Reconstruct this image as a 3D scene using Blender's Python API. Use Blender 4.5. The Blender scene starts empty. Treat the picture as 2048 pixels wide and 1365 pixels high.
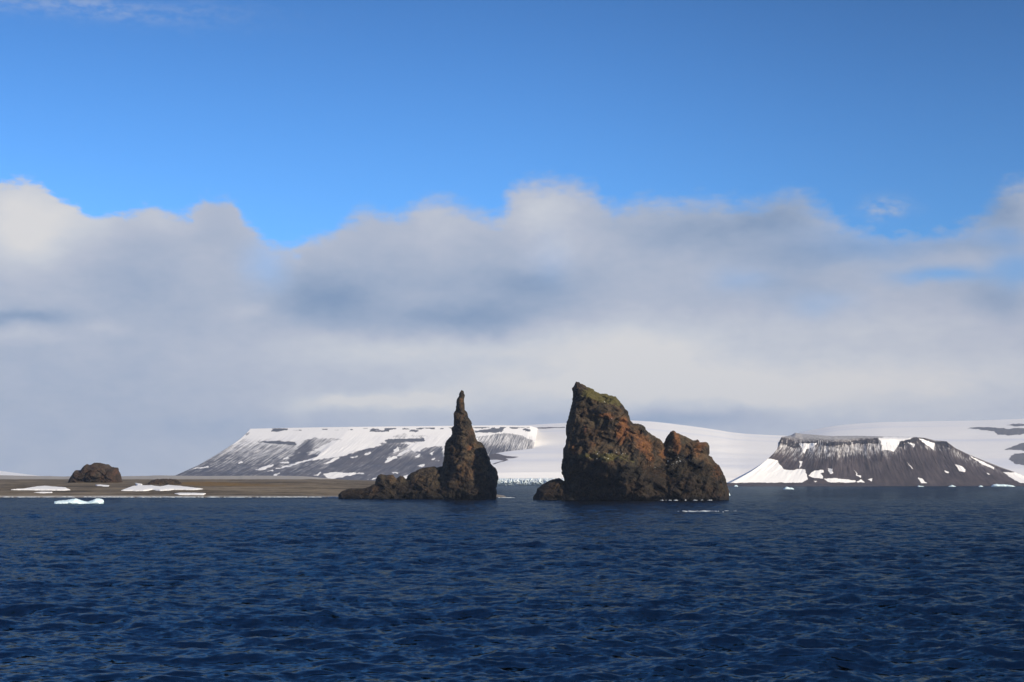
import bpy, math, random
import numpy as np
from mathutils import Vector

# ------------------------------------------------------------------ camera, sky, sun, exposure
SC = bpy.context.scene
COL = SC.collection
PITCH = math.atan(281.5 / 3128.9)
FPX = 3128.9          # focal length in pixels of the 2048 px wide photograph
CAMH = 10.0
cd = bpy.data.cameras.new('camera')
cam = bpy.data.objects.new('camera', cd)
COL.objects.link(cam)
cam.location = (0, 0, CAMH)
cam.rotation_euler = (math.radians(90) + PITCH, 0, 0)
cd.lens = 55.0
cd.sensor_width = 36.0
cd.clip_start = 0.5
cd.clip_end = 60000
SC.camera = cam
SC.render.resolution_x = 1024
SC.render.resolution_y = 682
SC.view_settings.view_transform = 'Standard'
SC.view_settings.look = 'None'
SC.view_settings.exposure = 0.12
SC.view_settings.gamma = 1.0

SUN_EL = math.radians(26.0)
SUN_AZ = math.radians(50.0)      # to the right of straight behind the camera
sun_dir = Vector((math.sin(SUN_AZ) * math.cos(SUN_EL), -math.cos(SUN_AZ) * math.cos(SUN_EL), math.sin(SUN_EL)))
sl = bpy.data.lights.new('sun', 'SUN')
sl.energy = 5.0
sl.angle = math.radians(0.5)
sl.color = (1.0, 0.88, 0.70)
so = bpy.data.objects.new('sun', sl)
COL.objects.link(so)
so.rotation_euler = sun_dir.to_track_quat('Z', 'Y').to_euler()
so.location = (300, -300, 300)


def unproj(px, py, D):
    """point of the photograph (2048 x 1365) at forward distance D"""
    px = np.asarray(px, float); py = np.asarray(py, float); D = np.asarray(D, float)
    dx = px - 1024.0; dz = 682.5 - py
    y = FPX * math.cos(PITCH) - dz * math.sin(PITCH)
    z = FPX * math.sin(PITCH) + dz * math.cos(PITCH)
    return np.stack(np.broadcast_arrays(dx / y * D, D + 0 * dx, CAMH + z / y * D), -1)


def azel(px, py):
    p = unproj(px, py, 1000.0) - np.array([0, 0, CAMH])
    return math.degrees(math.atan2(p[0], p[1])), math.degrees(math.asin(p[2] / np.linalg.norm(p)))


W = bpy.data.worlds.new('World')
SC.world = W
W.use_nodes = True
wn = W.node_tree.nodes; wl = W.node_tree.links
wn.clear()


class G:
    """small node graph helper"""
    def __init__(s, tree):
        s.n = tree.nodes; s.l = tree.links

    def put(s, sock, v):
        if v is None: return
        if hasattr(v, 'is_linked') or isinstance(v, bpy.types.NodeSocket):
            s.l.new(v, sock)
        else:
            sock.default_value = v

    def math(s, op, a, b=None, c=None, clamp=False):
        n = s.n.new('ShaderNodeMath'); n.operation = op; n.use_clamp = clamp
        s.put(n.inputs[0], a); s.put(n.inputs[1], b); s.put(n.inputs[2], c)
        return n.outputs[0]

    def vec(s, op, a, b=None, out=0):
        n = s.n.new('ShaderNodeVectorMath'); n.operation = op
        s.put(n.inputs[0], a)
        if b is not None: s.put(n.inputs[3] if op == 'SCALE' else n.inputs[1], b)
        return n.outputs[out]

    def comb(s, x, y, z=0.0):
        n = s.n.new('ShaderNodeCombineXYZ')
        s.put(n.inputs[0], x); s.put(n.inputs[1], y); s.put(n.inputs[2], z)
        return n.outputs[0]

    def sep(s, v):
        n = s.n.new('ShaderNodeSeparateXYZ'); s.put(n.inputs[0], v)
        return n.outputs

    def noise(s, v, scale, detail=4, rough=0.5, lac=2.0, color=False, dist=0.0):
        n = s.n.new('ShaderNodeTexNoise')
        s.put(n.inputs['Vector'], v); n.inputs['Scale'].default_value = scale
        n.inputs['Detail'].default_value = detail; n.inputs['Roughness'].default_value = rough
        n.inputs['Lacunarity'].default_value = lac; n.inputs['Distortion'].default_value = dist
        return n.outputs[1 if color else 0]

    def mapr(s, v, a, b, c=0.0, d=1.0, smooth=True):
        n = s.n.new('ShaderNodeMapRange')
        if smooth: n.interpolation_type = 'SMOOTHSTEP'
        s.put(n.inputs[0], v)
        for i, k in enumerate((a, b, c, d)): s.put(n.inputs[i + 1], k)
        return n.outputs[0]

    def mix(s, f, a, b):
        n = s.n.new('ShaderNodeMix'); n.data_type = 'RGBA'
        s.put(n.inputs[0], f)
        s.put(n.inputs[6], a if not isinstance(a, tuple) else (*a, 1)); s.put(n.inputs[7], b if not isinstance(b, tuple) else (*b, 1))
        return n.outputs[2]

    def attr(s, name, vec=False):
        n = s.n.new('ShaderNodeAttribute'); n.attribute_name = name
        return n.outputs[1 if vec else 2]


g = G(W.node_tree)
tc = wn.new('ShaderNodeTexCoord')
d = g.sep(tc.outputs['Generated'])
az = g.math('MULTIPLY', g.math('ARCTAN2', d[0], d[1]), 57.29578)
el = g.math('MULTIPLY', g.math('ARCSINE', d[2]), 57.29578)
ae = g.comb(az, el, 0.0)
warp = g.noise(g.vec('MULTIPLY', ae, (1, 1.4, 1)), 0.42, 6, 0.58, color=True)
warp = g.vec('SUBTRACT', warp, (0.5, 0.5, 0.5))
warp2 = g.noise(g.vec('MULTIPLY', ae, (1, 2.2, 1)), 1.5, 5, 0.55)
aw = g.vec('ADD', ae, g.vec('MULTIPLY', warp, (1.7, 1.1, 0)))
aws = g.sep(aw)
# outline of the cloud bank's top against the azimuth
top = [(0, 362), (60, 366), (120, 402), (200, 440), (260, 436), (300, 415), (345, 428), (385, 425), (410, 396), (450, 402),
       (480, 435), (520, 478), (560, 503), (585, 508), (620, 488), (660, 476), (700, 445), (735, 428), (785, 436),
       (820, 418), (880, 408), (930, 415), (980, 434), (1012, 415), (1045, 374), (1100, 372), (1160, 378), (1195, 402),
       (1225, 425), (1260, 412), (1300, 402), (1400, 405), (1500, 415), (1580, 398), (1640, 415), (1690, 448), (1780, 460),
       (1900, 462), (1950, 440), (2000, 400), (2048, 372), (2120, 350)]
fc = wn.new('ShaderNodeFloatCurve')
cv = fc.mapping.curves[0]
pts = [(0.0, 0.5)]
for x, y in top:
    a, e = azel(x, y)
    pts.append(((a + 60) / 120, e / 20))
pts = [(0.0, 0.45), (0.2, 0.6)] + pts[1:] + [(0.8, 0.5), (1.0, 0.5)]
cv.points[0].location = pts[0]; cv.points[1].location = pts[-1]
for p in pts[1:-1]: cv.points.new(*p)
fc.mapping.update()
g.put(fc.inputs['Value'], g.math('MULTIPLY_ADD', aws[0], 1 / 120, 0.5, clamp=True))
topel = g.math('MULTIPLY', fc.outputs[0], 20.0)
dd = g.math('SUBTRACT', topel, aws[1])
dd = g.math('ADD', dd, g.math('MULTIPLY_ADD', warp2, 0.9, -0.45))
# fuzziness of the edge grows to the right
soft = g.mapr(az, -17, 0, 0.22, 0.55)
mask = g.mapr(dd, g.math('MULTIPLY', soft, -1.0), soft)

def blobs(lst, start):
    acc = start
    for (px, py, rx, ry, w) in lst:
        a, e = azel(px, py)
        v = g.vec('MULTIPLY', g.vec('SUBTRACT', aw, (a, e, 0)), (54.6 / rx, 54.6 / ry, 0))
        q = g.vec('DOT_PRODUCT', v, v, out=1)
        acc = g.math('MULTIPLY_ADD', g.math('POWER', 0.36788, q), w * 1.3, acc)
    return acc

bright = blobs([
    (50, 455, 110, 75, .50), (40, 632, 110, 14, -.28), (290, 570, 130, 60, -.10), (310, 440, 50, 30, .10), (430, 420, 40, 36, -.06),
    (450, 540, 90, 50, .05), (510, 615, 34, 16, .14), (210, 655, 44, 16, .12), (50, 672, 70, 16, .14), (200, 780, 260, 90, -.04),
    (650, 600, 105, 50, -.36), (720, 806, 130, 17, .38), (860, 800, 80, 22, .24), (800, 700, 240, 34, .20), (480, 860, 200, 26, -.12),
    (940, 635, 170, 32, -.36), (1060, 575, 100, 36, -.26), (880, 455, 60, 40, .12), (1090, 430, 80, 50, .24), (1130, 500, 60, 26, .10),
    (1250, 700, 220, 62, .36), (1350, 780, 300, 36, .26), (1020, 770, 160, 30, .16), (1290, 842, 200, 18, -.30), (1500, 800, 40, 20, .12), (1585, 800, 40, 20, .12),
    (1400, 460, 130, 38, -.22), (1560, 435, 90, 40, -.26), (860, 560, 200, 40, -.08), (1640, 505, 150, 26, -.22), (1580, 570, 60, 34, -.14), (1900, 490, 150, 14, -.12),
    (1990, 420, 60, 46, -.28), (1995, 600, 60, 46, -.22), (1750, 655, 200, 36, .12), (1700, 760, 250, 50, .24), (1960, 760, 200, 60, .08), (1850, 830, 250, 24, .06)], 0.45)
bright = g.math('ADD', bright, g.math('MULTIPLY', g.mapr(el, 7.5, 3.5, 0.0, 0.17), g.mapr(az, -16, -4, 0.2, 1.0)))
cn = g.noise(g.vec('MULTIPLY', aw, (1, 1.8, 1)), 0.55, 5, 0.55)
bright = g.math('ADD', bright, g.math('MULTIPLY_ADD', cn, 0.26, -0.13))
bright = g.math('ADD', bright, g.math('MULTIPLY_ADD', warp2, 0.16, -0.08))
bright = g.math('ADD', bright, g.math('MULTIPLY', g.mapr(dd, 0.1, 1.3, 0.12, 0.0), g.mapr(az, -17, 4, 1, 0)), clamp=True)
gap = blobs([(1890, 552, 90, 17, .55), (2030, 530, 40, 40, .45), (1640, 610, 70, 26, .16), (1490, 560, 60, 26, .16),
             (530, 530, 40, 40, .2), (2000, 470, 60, 14, .25), (1760, 500, 140, 30, .16), (1100, 520, 40, 50, .08), (1800, 460, 150, 30, .25)], 0.0)
wisp = blobs([(1775, 415, 34, 18, .62), (150, 12, 260, 24, .30)], 0.0)
mask = g.math('SUBTRACT', mask, gap)
mask = g.math('MAXIMUM', mask, g.math('MULTIPLY', wisp, g.mapr(warp2, 0.3, 0.7)), clamp=True)
mask = g.math('MULTIPLY', mask, 0.985)
ramp = wn.new('ShaderNodeValToRGB')
g.put(ramp.inputs[0], bright)
ce = ramp.color_ramp.elements
ce[0].position = 0.0; ce[0].color = (0.22, 0.31, 0.47, 1)
ce[1].position = 1.0; ce[1].color = (0.70, 0.69, 0.69, 1)
for p, c in ((0.3, (0.34, 0.41, 0.545)), (0.55, (0.46, 0.50, 0.60)), (0.78, (0.58, 0.605, 0.66))):
    e_ = ce.new(p); e_.color = (*c, 1)
warm = g.mapr(az, 4, 18, 0, 0.5)
ccol = g.mix(warm, ramp.outputs[0], g.vec('MULTIPLY', ramp.outputs[0], (0.97, 0.94, 0.93)))
sky = wn.new('ShaderNodeTexSky')
sky.sky_type = 'NISHITA'; sky.sun_disc = False
sky.sun_elevation = SUN_EL; sky.sun_rotation = math.pi - SUN_AZ
sky.altitude = 0; sky.air_density = 1.0; sky.dust_density = 0.4; sky.ozone_density = 4.0
bs = wn.new('ShaderNodeBackground'); bs.inputs[1].default_value = 0.108
skt = g.vec('MULTIPLY', sky.outputs[0], (0.50, 0.93, 1.40))
skt = g.vec('SCALE', skt, g.math('MULTIPLY', g.mapr(el, 7, 24, 1.06, 0.62), g.mapr(az, -2, 20, 1.0, 0.80)))
wl.new(skt, bs.inputs[0])
bc = wn.new('ShaderNodeBackground'); bc.inputs[1].default_value = 0.95
wl.new(ccol, bc.inputs[0])
mx = wn.new('ShaderNodeMixShader')
g.put(mx.inputs[0], mask); wl.new(bs.outputs[0], mx.inputs[1]); wl.new(bc.outputs[0], mx.inputs[2])
wo = wn.new('ShaderNodeOutputWorld'); wl.new(mx.outputs[0], wo.inputs[0])
W.cycles.sampling_method = 'MANUAL'; W.cycles.sample_map_resolution = 512

# ------------------------------------------------------------------ numpy helpers
RNG = np.random.default_rng(7)
_P = RNG.permutation(256).astype(np.int64)
_P = np.concatenate([_P, _P, _P])
_GR = RNG.normal(size=(256, 3)); _GR /= np.linalg.norm(_GR, axis=1)[:, None]


def perlin(p, seed=0):
    p = p + seed * 17.13
    i = np.floor(p).astype(np.int64); f = p - i
    i &= 255
    u = f * f * f * (f * (f * 6 - 15) + 10)
    r = 0
    for dx in (0, 1):
        wx = u[..., 0] if dx else 1 - u[..., 0]
        for dy in (0, 1):
            wy = u[..., 1] if dy else 1 - u[..., 1]
            for dz in (0, 1):
                wz = u[..., 2] if dz else 1 - u[..., 2]
                h = _P[_P[_P[i[..., 0] + dx] + i[..., 1] + dy] + i[..., 2] + dz]
                gq = _GR[h]
                r = r + wx * wy * wz * (gq[..., 0] * (f[..., 0] - dx) + gq[..., 1] * (f[..., 1] - dy) + gq[..., 2] * (f[..., 2] - dz))
    return r * 1.6


def fbm(p, octv=4, seed=0, gain=0.5, ridged=False):
    a = 1.0; s = 0; t = 0
    for o in range(octv):
        n = perlin(p * (2.03 ** o), seed + o * 3)
        if ridged: n = 1 - 2 * np.abs(n)
        s = s + a * n; t += a; a *= gain
    return s / t


def P3(x, y, z=0.0):
    return np.stack(np.broadcast_arrays(x, y, z), -1).astype(float)


def sdf_poly(x, y, poly):
    """signed distance, positive inside"""
    poly = np.asarray(poly, float)
    d2 = np.full(x.shape, 1e18); ins = np.zeros(x.shape, bool)
    for k in range(len(poly)):
        ax, ay = poly[k]; bx, by = poly[(k + 1) % len(poly)]
        ex, ey = bx - ax, by - ay
        L = ex * ex + ey * ey + 1e-12
        t = np.clip(((x - ax) * ex + (y - ay) * ey) / L, 0, 1)
        d2 = np.minimum(d2, (x - ax - t * ex) ** 2 + (y - ay - t * ey) ** 2)
        c = ((ay > y) != (by > y)) & (x < (bx - ax) * (y - ay) / (by - ay + 1e-12) + ax)
        ins ^= c
    dd_ = np.sqrt(d2)
    return np.where(ins, dd_, -dd_)


def sstep(x, a, b):
    t = np.clip((x - a) / (b - a), 0, 1)
    return t * t * (3 - 2 * t)


def tag(o, label=None, cat=None, group=None, kind=None):
    if label: o['label'] = label
    if cat: o['category'] = cat
    if group: o['group'] = group
    if kind: o['kind'] = kind
    return o


def mesh_obj(name, V, F, mat, parent=None, origin=(0, 0, 0), attrs=None, uv=None, smooth=True):
    V = np.asarray(V, np.float64) - np.asarray(origin)
    F = np.asarray(F, np.int32)
    m = bpy.data.meshes.new(name)
    k = F.shape[1]
    m.vertices.add(len(V)); m.loops.add(F.size); m.polygons.add(len(F))
    m.vertices.foreach_set('co', V.astype(np.float32).ravel())
    m.loops.foreach_set('vertex_index', F.ravel())
    m.polygons.foreach_set('loop_start', np.arange(0, F.size, k, dtype=np.int32))
    m.polygons.foreach_set('use_smooth', np.full(len(F), smooth))
    m.update(calc_edges=True)
    for an, av in (attrs or {}).items():
        a = m.attributes.new(an, 'FLOAT', 'POINT')
        a.data.foreach_set('value', np.asarray(av, np.float32).ravel())
    if uv is not None:
        a = m.attributes.new('fall', 'FLOAT_VECTOR', 'POINT')
        q = np.zeros((len(V), 3), np.float32); q[:, :2] = uv
        a.data.foreach_set('vector', q.ravel())
    m.materials.append(mat)
    o = bpy.data.objects.new(name, m)
    COL.objects.link(o)
    if parent is not None:
        o.parent = parent
        o.location = np.asarray(origin) - np.asarray(parent.location)
    else:
        o.location = origin
    return o


def empty(name, loc):
    o = bpy.data.objects.new(name, None)
    COL.objects.link(o); o.location = loc; o.empty_display_size = 5
    return o


def grid_faces(nr, nc):
    i = np.arange(nr * nc).reshape(nr, nc)
    return np.stack([i[:-1, :-1], i[:-1, 1:], i[1:, 1:], i[1:, :-1]], -1).reshape(-1, 4)


def surface_nets(F, o, h):
    """F > 0 inside; returns verts, quads"""
    s = F > 0
    nx, ny, nz = F.shape
    cnt = np.zeros((nx - 1, ny - 1, nz - 1), np.float32)
    acc = np.zeros((nx - 1, ny - 1, nz - 1, 3), np.float32)

    def sub(a, c):
        return a[c[0]:nx - 1 + c[0], c[1]:ny - 1 + c[1], c[2]:nz - 1 + c[2]]
    for ax in range(3):
        for b in (0, 1):
            for c in (0, 1):
                k = [0, 0, 0]; oth = [q for q in range(3) if q != ax]
                k[oth[0]] = b; k[oth[1]] = c
                k2 = list(k); k2[ax] = 1
                f0, f1 = sub(F, k), sub(F, k2)
                cr = sub(s, k) != sub(s, k2)
                idx = np.nonzero(cr)
                t = f0[idx] / (f0[idx] - f1[idx])
                cnt[idx] += 1
                for q in range(3):
                    acc[idx + (np.full(len(t), q),)] += (t if q == ax else k[q])
    act = cnt > 0
    ids = np.full(act.shape, -1, np.int64)
    ids[act] = np.arange(act.sum())
    ci = np.argwhere(act)
    V = (ci + acc[act] / cnt[act][:, None]) * h + np.asarray(o)
    Q = []
    for ax in range(3):
        sl0 = [slice(None)] * 3; sl1 = [slice(None)] * 3
        sl0[ax] = slice(0, -1); sl1[ax] = slice(1, None)
        a, b = s[tuple(sl0)], s[tuple(sl1)]
        e = np.argwhere(a != b)
        oth = [q for q in range(3) if q != ax]
        ok = (e[:, oth[0]] > 0) & (e[:, oth[1]] > 0) & (e[:, oth[0]] < F.shape[oth[0]] - 1) & (e[:, oth[1]] < F.shape[oth[1]] - 1)
        e = e[ok]
        inside = a[tuple(e.T)]
        u = np.zeros(3, int); v = np.zeros(3, int); u[oth[0]] = 1; v[oth[1]] = 1
        q = np.stack([ids[tuple((e - w).T)] for w in (u + v, v, 0 * u, u)], -1)
        flip = inside if ax != 1 else ~inside
        q[~flip] = q[~flip][:, ::-1]
        Q.append(q)
    return V, np.concatenate(Q)


def vnormals(V, F):
    a = V[F[:, 2]] - V[F[:, 0]]; b = V[F[:, 3 % F.shape[1]]] - V[F[:, 1]]
    n = np.cross(a, b)
    N = np.zeros_like(V)
    for k in range(F.shape[1]):
        np.add.at(N, F[:, k], n)
    return N / (np.linalg.norm(N, axis=1)[:, None] + 1e-9)


def interp_ctrl(X, Z, ctrl, power=3.6):
    num = 0; den = 1e-9
    for (cx, cz, val) in ctrl:
        w = 1.0 / (((X - cx) ** 2 + (Z - cz) ** 2) + 30.0) ** (power / 2)
        num = num + w * val; den = den + w
    return num / den


def rock(poly, D, h, depth_f, depth_b, R, ctrl=None, rough=1.0, edge=0.8, seed=0, zbot=-3.0, scl=1.0, yc=None, skirt=None):
    """solid grown round a traced outline: front and back bulge from the plane at distance D.
    returns verts, faces (world coordinates)"""
    pp = unproj([p[0] for p in poly], [p[1] for p in poly], D)
    poly2 = [(p[0], p[2]) for p in pp]
    xs = [p[0] for p in poly2]; zs = [p[1] for p in poly2]
    x = np.arange(min(xs) - 3 * h - 2, max(xs) + 3 * h + 2, h)
    z = np.arange(zbot - h, max(zs) + 3 * h + 1, h)
    y = np.arange(-depth_f * 1.1 - 6 * rough * min(1, depth_f / 8) - 3 * h, depth_b + 6 * rough * min(1, depth_b / 8) + 3 * h, h)
    X2, Z2 = np.meshgrid(x, z, indexing='ij')
    S = sdf_poly(X2, Z2, poly2)
    if ctrl is not None:
        cp = unproj([c[0] for c in ctrl], [c[1] for c in ctrl], D)
        T = interp_ctrl(X2, Z2, [(cp[k][0], cp[k][2], ctrl[k][2]) for k in range(len(ctrl))])
    else:
        T = np.full(X2.shape, depth_f)
    X, Y, Z = np.meshgrid(x, y, z, indexing='ij')
    S3 = np.repeat(S[:, None, :], len(y), 1); T3 = np.repeat(T[:, None, :], len(y), 1)

    def field(S_, T_, Y_):
        t = np.clip(S_ / R, 0, 1)
        e = np.sqrt(np.maximum(1 - (1 - t) ** 2, 0)) * (0.72 + 0.28 * np.clip(S_ / (R * 2), 0, 1))
        f = np.where(Y_ < 0, T_ * e + Y_, depth_b * e - Y_)
        return np.where(S_ > 0, f, np.minimum(S_ * 1.5, f))
    F0 = field(S3, T3, Y)
    bandw = 8 * rough + edge * 2 + 2 * h
    band = (np.abs(F0) < bandw) | ((np.abs(S3) < edge * 2 + h) & (Y > -T3 - bandw) & (Y < depth_b + bandw))
    F = np.where(F0 > 0, 3.0, -3.0).astype(np.float32)
    p = P3(X[band], Y[band], Z[band]) / scl
    wv = P3(perlin(p / 9, seed + 40), perlin(p / 9, seed + 41), perlin(p / 9, seed + 42)) * 3.0
    q = p + wv
    n1 = fbm(q * np.array([1 / 13., 1 / 13., 1 / 19.]), 3, seed, 0.55, ridged=True)
    n2 = fbm(q * np.array([1 / 4.2, 1 / 4.2, 1 / 5.5]), 3, seed + 11, 0.55, ridged=True)
    n3 = fbm(p / 1.7, 2, seed + 21)
    # blocky ledges
    led = np.abs(((q[:, 2] * 0.9 + q[:, 0] * 0.18 + 1.2 * perlin(p / 6, seed + 33)) / 3.6) % 1.0 - 0.5) * 2 - 0.5
    s1 = (q @ np.array([0.50, 0.15, 0.80]) / 5.6 + 0.35 * perlin(p / 11, seed + 34)) % 1.0
    s2 = (q @ np.array([-0.75, 0.35, 0.45]) / 4.1 + 0.35 * perlin(p / 9, seed + 35)) % 1.0
    led = led + 1.5 * (s1 - 0.5) + 1.3 * (s2 - 0.5)
    M3 = np.array([[0.80, 0.35, 0.49], [-0.45, 0.88, 0.12], [-0.39, -0.31, 0.87]])
    blk = 0
    for bsz, ba in ((7.5, 1.7), (3.4, 0.9)):
        bq = (p + 1.6 * wv / 3.0) @ M3 / bsz * np.array([1.0, 1.0, 0.7])
        bi = np.floor(bq).astype(np.int64) & 255
        blk = blk + ba * (_P[_P[_P[bi[:, 0]] + bi[:, 1]] + bi[:, 2]] / 127.5 - 1)
    fct = 0
    for fs, fa in ((8.5, 2.6), (3.2, 1.1)):
        mxx = None
        for k in range(4):
            dv = _GR[(seed * 13 + k * 7 + int(fs)) % 256]
            tw = np.abs((q @ dv / fs + 0.37 * k) % 1.0 - 0.5) * 2
            mxx = tw if mxx is None else np.maximum(mxx, tw)
        fct = fct + fa * (0.8 - mxx)
    n4 = fbm(P3(X[band], 0 * X[band], Z[band]) / 3.0 / scl, 3, seed + 51)
    Sb = S3[band] + edge * (n4 * 1.1 + 0.0)
    fb = field(Sb, T3[band], Y[band])
    amp = np.clip(S3[band] / (4 * scl), 0.12, 1.0) * rough
    fb = fb + amp * (2.6 * (n1 - 0.15) + 0.35 * (n2 - 0.1) + 0.2 * n3 - fct + 0.8 * led + 1.25 * blk)
    fb = np.where(Sb > 0, fb, np.minimum(fb, Sb))
    F[band] = fb.astype(np.float32)
    F[:, :, 0] = -1
    F[0] = -1; F[-1] = -1; F[:, 0] = -1; F[:, -1] = -1; F[:, :, -1] = -1
    V, Q = surface_nets(F, (x[0], y[0], z[0]), h)
    V = V + np.array([0, D, 0])
    return V, Q


def crop(pts, ox, oy, sc):
    return [(ox + a / sc, oy + b / sc) for a, b in pts]


def to_px(V):
    """photograph pixel of world points"""
    x = V[:, 0]; y = V[:, 1]; z = V[:, 2] - CAMH
    f = y * math.cos(PITCH) + z * math.sin(PITCH)
    u = -y * math.sin(PITCH) + z * math.cos(PITCH)
    return 1024 + FPX * x / f, 682.5 - FPX * u / f


def gmask(px, py, lst):
    m = np.zeros_like(px)
    for (a, b, rx, ry, w) in lst:
        m = m + w * np.exp(-(((px - a) / rx) ** 2 + ((py - b) / ry) ** 2))
    return m


# ------------------------------------------------------------------ materials
def new_mat(name):
    m = bpy.data.materials.new(name); m.use_nodes = True
    t = m.node_tree
    b = t.nodes['Principled BSDF']
    return m, G(t), b


def geo_pos(gr):
    return gr.n.new('ShaderNodeNewGeometry').outputs['Position']


def mat_water():
    m, gr, b = new_mat('sea_water')
    pos = geo_pos(gr)
    nrm = gr.n.new('ShaderNodeNewGeometry').outputs['Normal']
    p1 = gr.vec('MULTIPLY', pos, (0.5, 1.0, 0.4))
    a = gr.vec('SUBTRACT', gr.noise(p1, 3.4, 3, 0.6, color=True), (0.5, 0.5, 0.5))
    c = gr.vec('SUBTRACT', gr.noise(p1, 1.1, 3, 0.6, color=True), (0.5, 0.5, 0.5))
    v = gr.vec('ADD', gr.vec('MULTIPLY', a, (0.45, 1.15, 0)), gr.vec('MULTIPLY', c, (0.35, 0.9, 0)))
    v = gr.vec('SCALE', v, gr.attr('chop'))
    gust = gr.mapr(gr.noise(gr.vec('MULTIPLY', pos, (0.3, 1.0, 1.0)), 0.012, 3, 0.5), 0.3, 0.7, 0.6, 1.3)
    v = gr.vec('SCALE', v, gust)
    nn = gr.vec('NORMALIZE', gr.vec('ADD', nrm, v))
    turb = gr.noise(gr.vec('MULTIPLY', pos, (0.25, 1, 1)), 0.006, 3, 0.5)
    near = gr.mapr(gr.sep(pos)[1], 200, 1100, 0, 1)
    col = gr.mix(near, (0.001, 0.005, 0.010), (0.004, 0.034, 0.050))
    col = gr.mix(gr.math('MULTIPLY', gr.mapr(turb, 0.45, 0.7), 0.5), col, (0.005, 0.030, 0.044))
    df = gr.n.new('ShaderNodeBsdfDiffuse'); gr.put(df.inputs['Color'], col); gr.put(df.inputs['Normal'], nn)
    gl = gr.n.new('ShaderNodeBsdfGlossy'); gl.inputs['Color'].default_value = (0.16, 0.195, 0.215, 1); gl.inputs['Roughness'].default_value = 0.09
    gr.put(gl.inputs['Normal'], nn)
    fr = gr.n.new('ShaderNodeFresnel'); fr.inputs['IOR'].default_value = 1.333; gr.put(fr.inputs['Normal'], nn)
    ms = gr.n.new('ShaderNodeMixShader'); gr.put(ms.inputs[0], fr.outputs[0])
    gr.l.new(df.outputs[0], ms.inputs[1]); gr.l.new(gl.outputs[0], ms.inputs[2])
    gr.l.new(ms.outputs[0], gr.n['Material Output'].inputs['Surface'])
    gr.n.remove(b)
    return m


def mat_rock(name, dark, light, rust=(0.20, 0.088, 0.030), moss=(0.088, 0.076, 0.026)):
    m, gr, b = new_mat(name)
    pos = geo_pos(gr)
    n1 = gr.noise(pos, 0.16, 6, 0.62, dist=0.6)
    n2 = gr.noise(pos, 0.9, 5, 0.65)
    n3 = gr.noise(pos, 2.6, 3, 0.6)
    f = gr.math('MULTIPLY_ADD', n2, 0.6, gr.math('MULTIPLY_ADD', n1, 0.9, -0.25))
    col = gr.mix(gr.mapr(f, 0.32, 0.70), dark, light)
    shade_f = gr.mapr(gr.math('ADD', gr.attr('low_shade'), gr.math('MULTIPLY_ADD', n1, 0.9, -0.45)), 0.35, 0.65)
    col = gr.mix(shade_f, col, gr.vec('MULTIPLY', col, (0.46, 0.46, 0.48)))  # shade of the lower stack faces, put into the base colour
    tone = gr.noise(pos, 0.075, 4, 0.6, dist=0.8)
    col = gr.mix(gr.mapr(tone, 0.48, 0.62), col, gr.vec('MULTIPLY', col, (1.20, 0.98, 0.84)))
    col = gr.mix(gr.mapr(tone, 0.46, 0.36), col, gr.vec('MULTIPLY', col, (0.62, 0.70, 0.72)))
    col = gr.mix(gr.math('MULTIPLY', gr.mapr(n3, 0.55, 0.8), 0.45), col, tuple(1.9 * c for c in light))
    rm = gr.math('MULTIPLY_ADD', n2, 0.9, gr.math('MULTIPLY_ADD', n1, 0.7, -0.8))
    rm = gr.mapr(gr.math('ADD', gr.attr('rust'), rm), 0.30, 0.85)
    rc = gr.mix(gr.mapr(gr.noise(pos, 0.35, 4, 0.6), 0.35, 0.65), rust, tuple(c * k for c, k in zip(rust, (0.62, 0.6, 0.9))))
    col = gr.mix(rm, col, rc)
    mm = gr.mapr(gr.math('ADD', gr.attr('moss'), gr.math('MULTIPLY_ADD', n2, 0.9, -0.45)), 0.42, 0.8)
    col = gr.mix(mm, col, moss)
    gm = gr.mapr(gr.math('MULTIPLY', gr.attr('guano'), gr.mapr(gr.noise(pos, 1.1, 2, 0.5), 0.62, 0.70)), 0.3, 0.6)
    col = gr.mix(gm, col, (0.62, 0.62, 0.60))
    wet = gr.mapr(gr.sep(pos)[2], 0.6, 3.0, 0.75, 0.0)
    wet = gr.math('MULTIPLY', wet, gr.attr('sea'))
    col = gr.mix(wet, col, (0.010, 0.010, 0.011))
    gr.put(b.inputs['Base Color'], col)
    b.inputs['Roughness'].default_value = 0.93
    b.inputs['Specular IOR Level'].default_value = 0.25
    bu = gr.n.new('ShaderNodeBump'); bu.inputs['Strength'].default_value = 1.0; bu.inputs['Distance'].default_value = 0.9
    hn = gr.math('MULTIPLY_ADD', gr.noise(pos, 0.75, 6, 0.68), 1.0, gr.math('MULTIPLY', n3, 0.3))
    gr.put(bu.inputs['Height'], hn)
    gr.put(b.inputs['Normal'], bu.outputs[0])
    return m


def mat_ice(name, tint=(0.78, 0.90, 0.92), deep=(0.35, 0.66, 0.72), sc=0.6):
    m, gr, b = new_mat(name)
    pos = geo_pos(gr)
    n = gr.noise(pos, sc, 4, 0.6)
    gr.put(b.inputs['Base Color'], gr.mix(gr.mapr(n, 0.35, 0.7), tint, tuple(0.6 * a + 0.4 * c for a, c in zip(tint, deep))))
    b.inputs['Roughness'].default_value = 0.5
    return m


def mat_snow(name='snow', c=(0.90, 0.88, 0.84)):
    m, gr, b = new_mat(name)
    pos = geo_pos(gr)
    n = gr.noise(pos, 0.4, 4, 0.6)
    gr.put(b.inputs['Base Color'], gr.mix(n, c, tuple(0.92 * a for a in c)))
    b.inputs['Roughness'].default_value = 0.7
    return m


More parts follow.
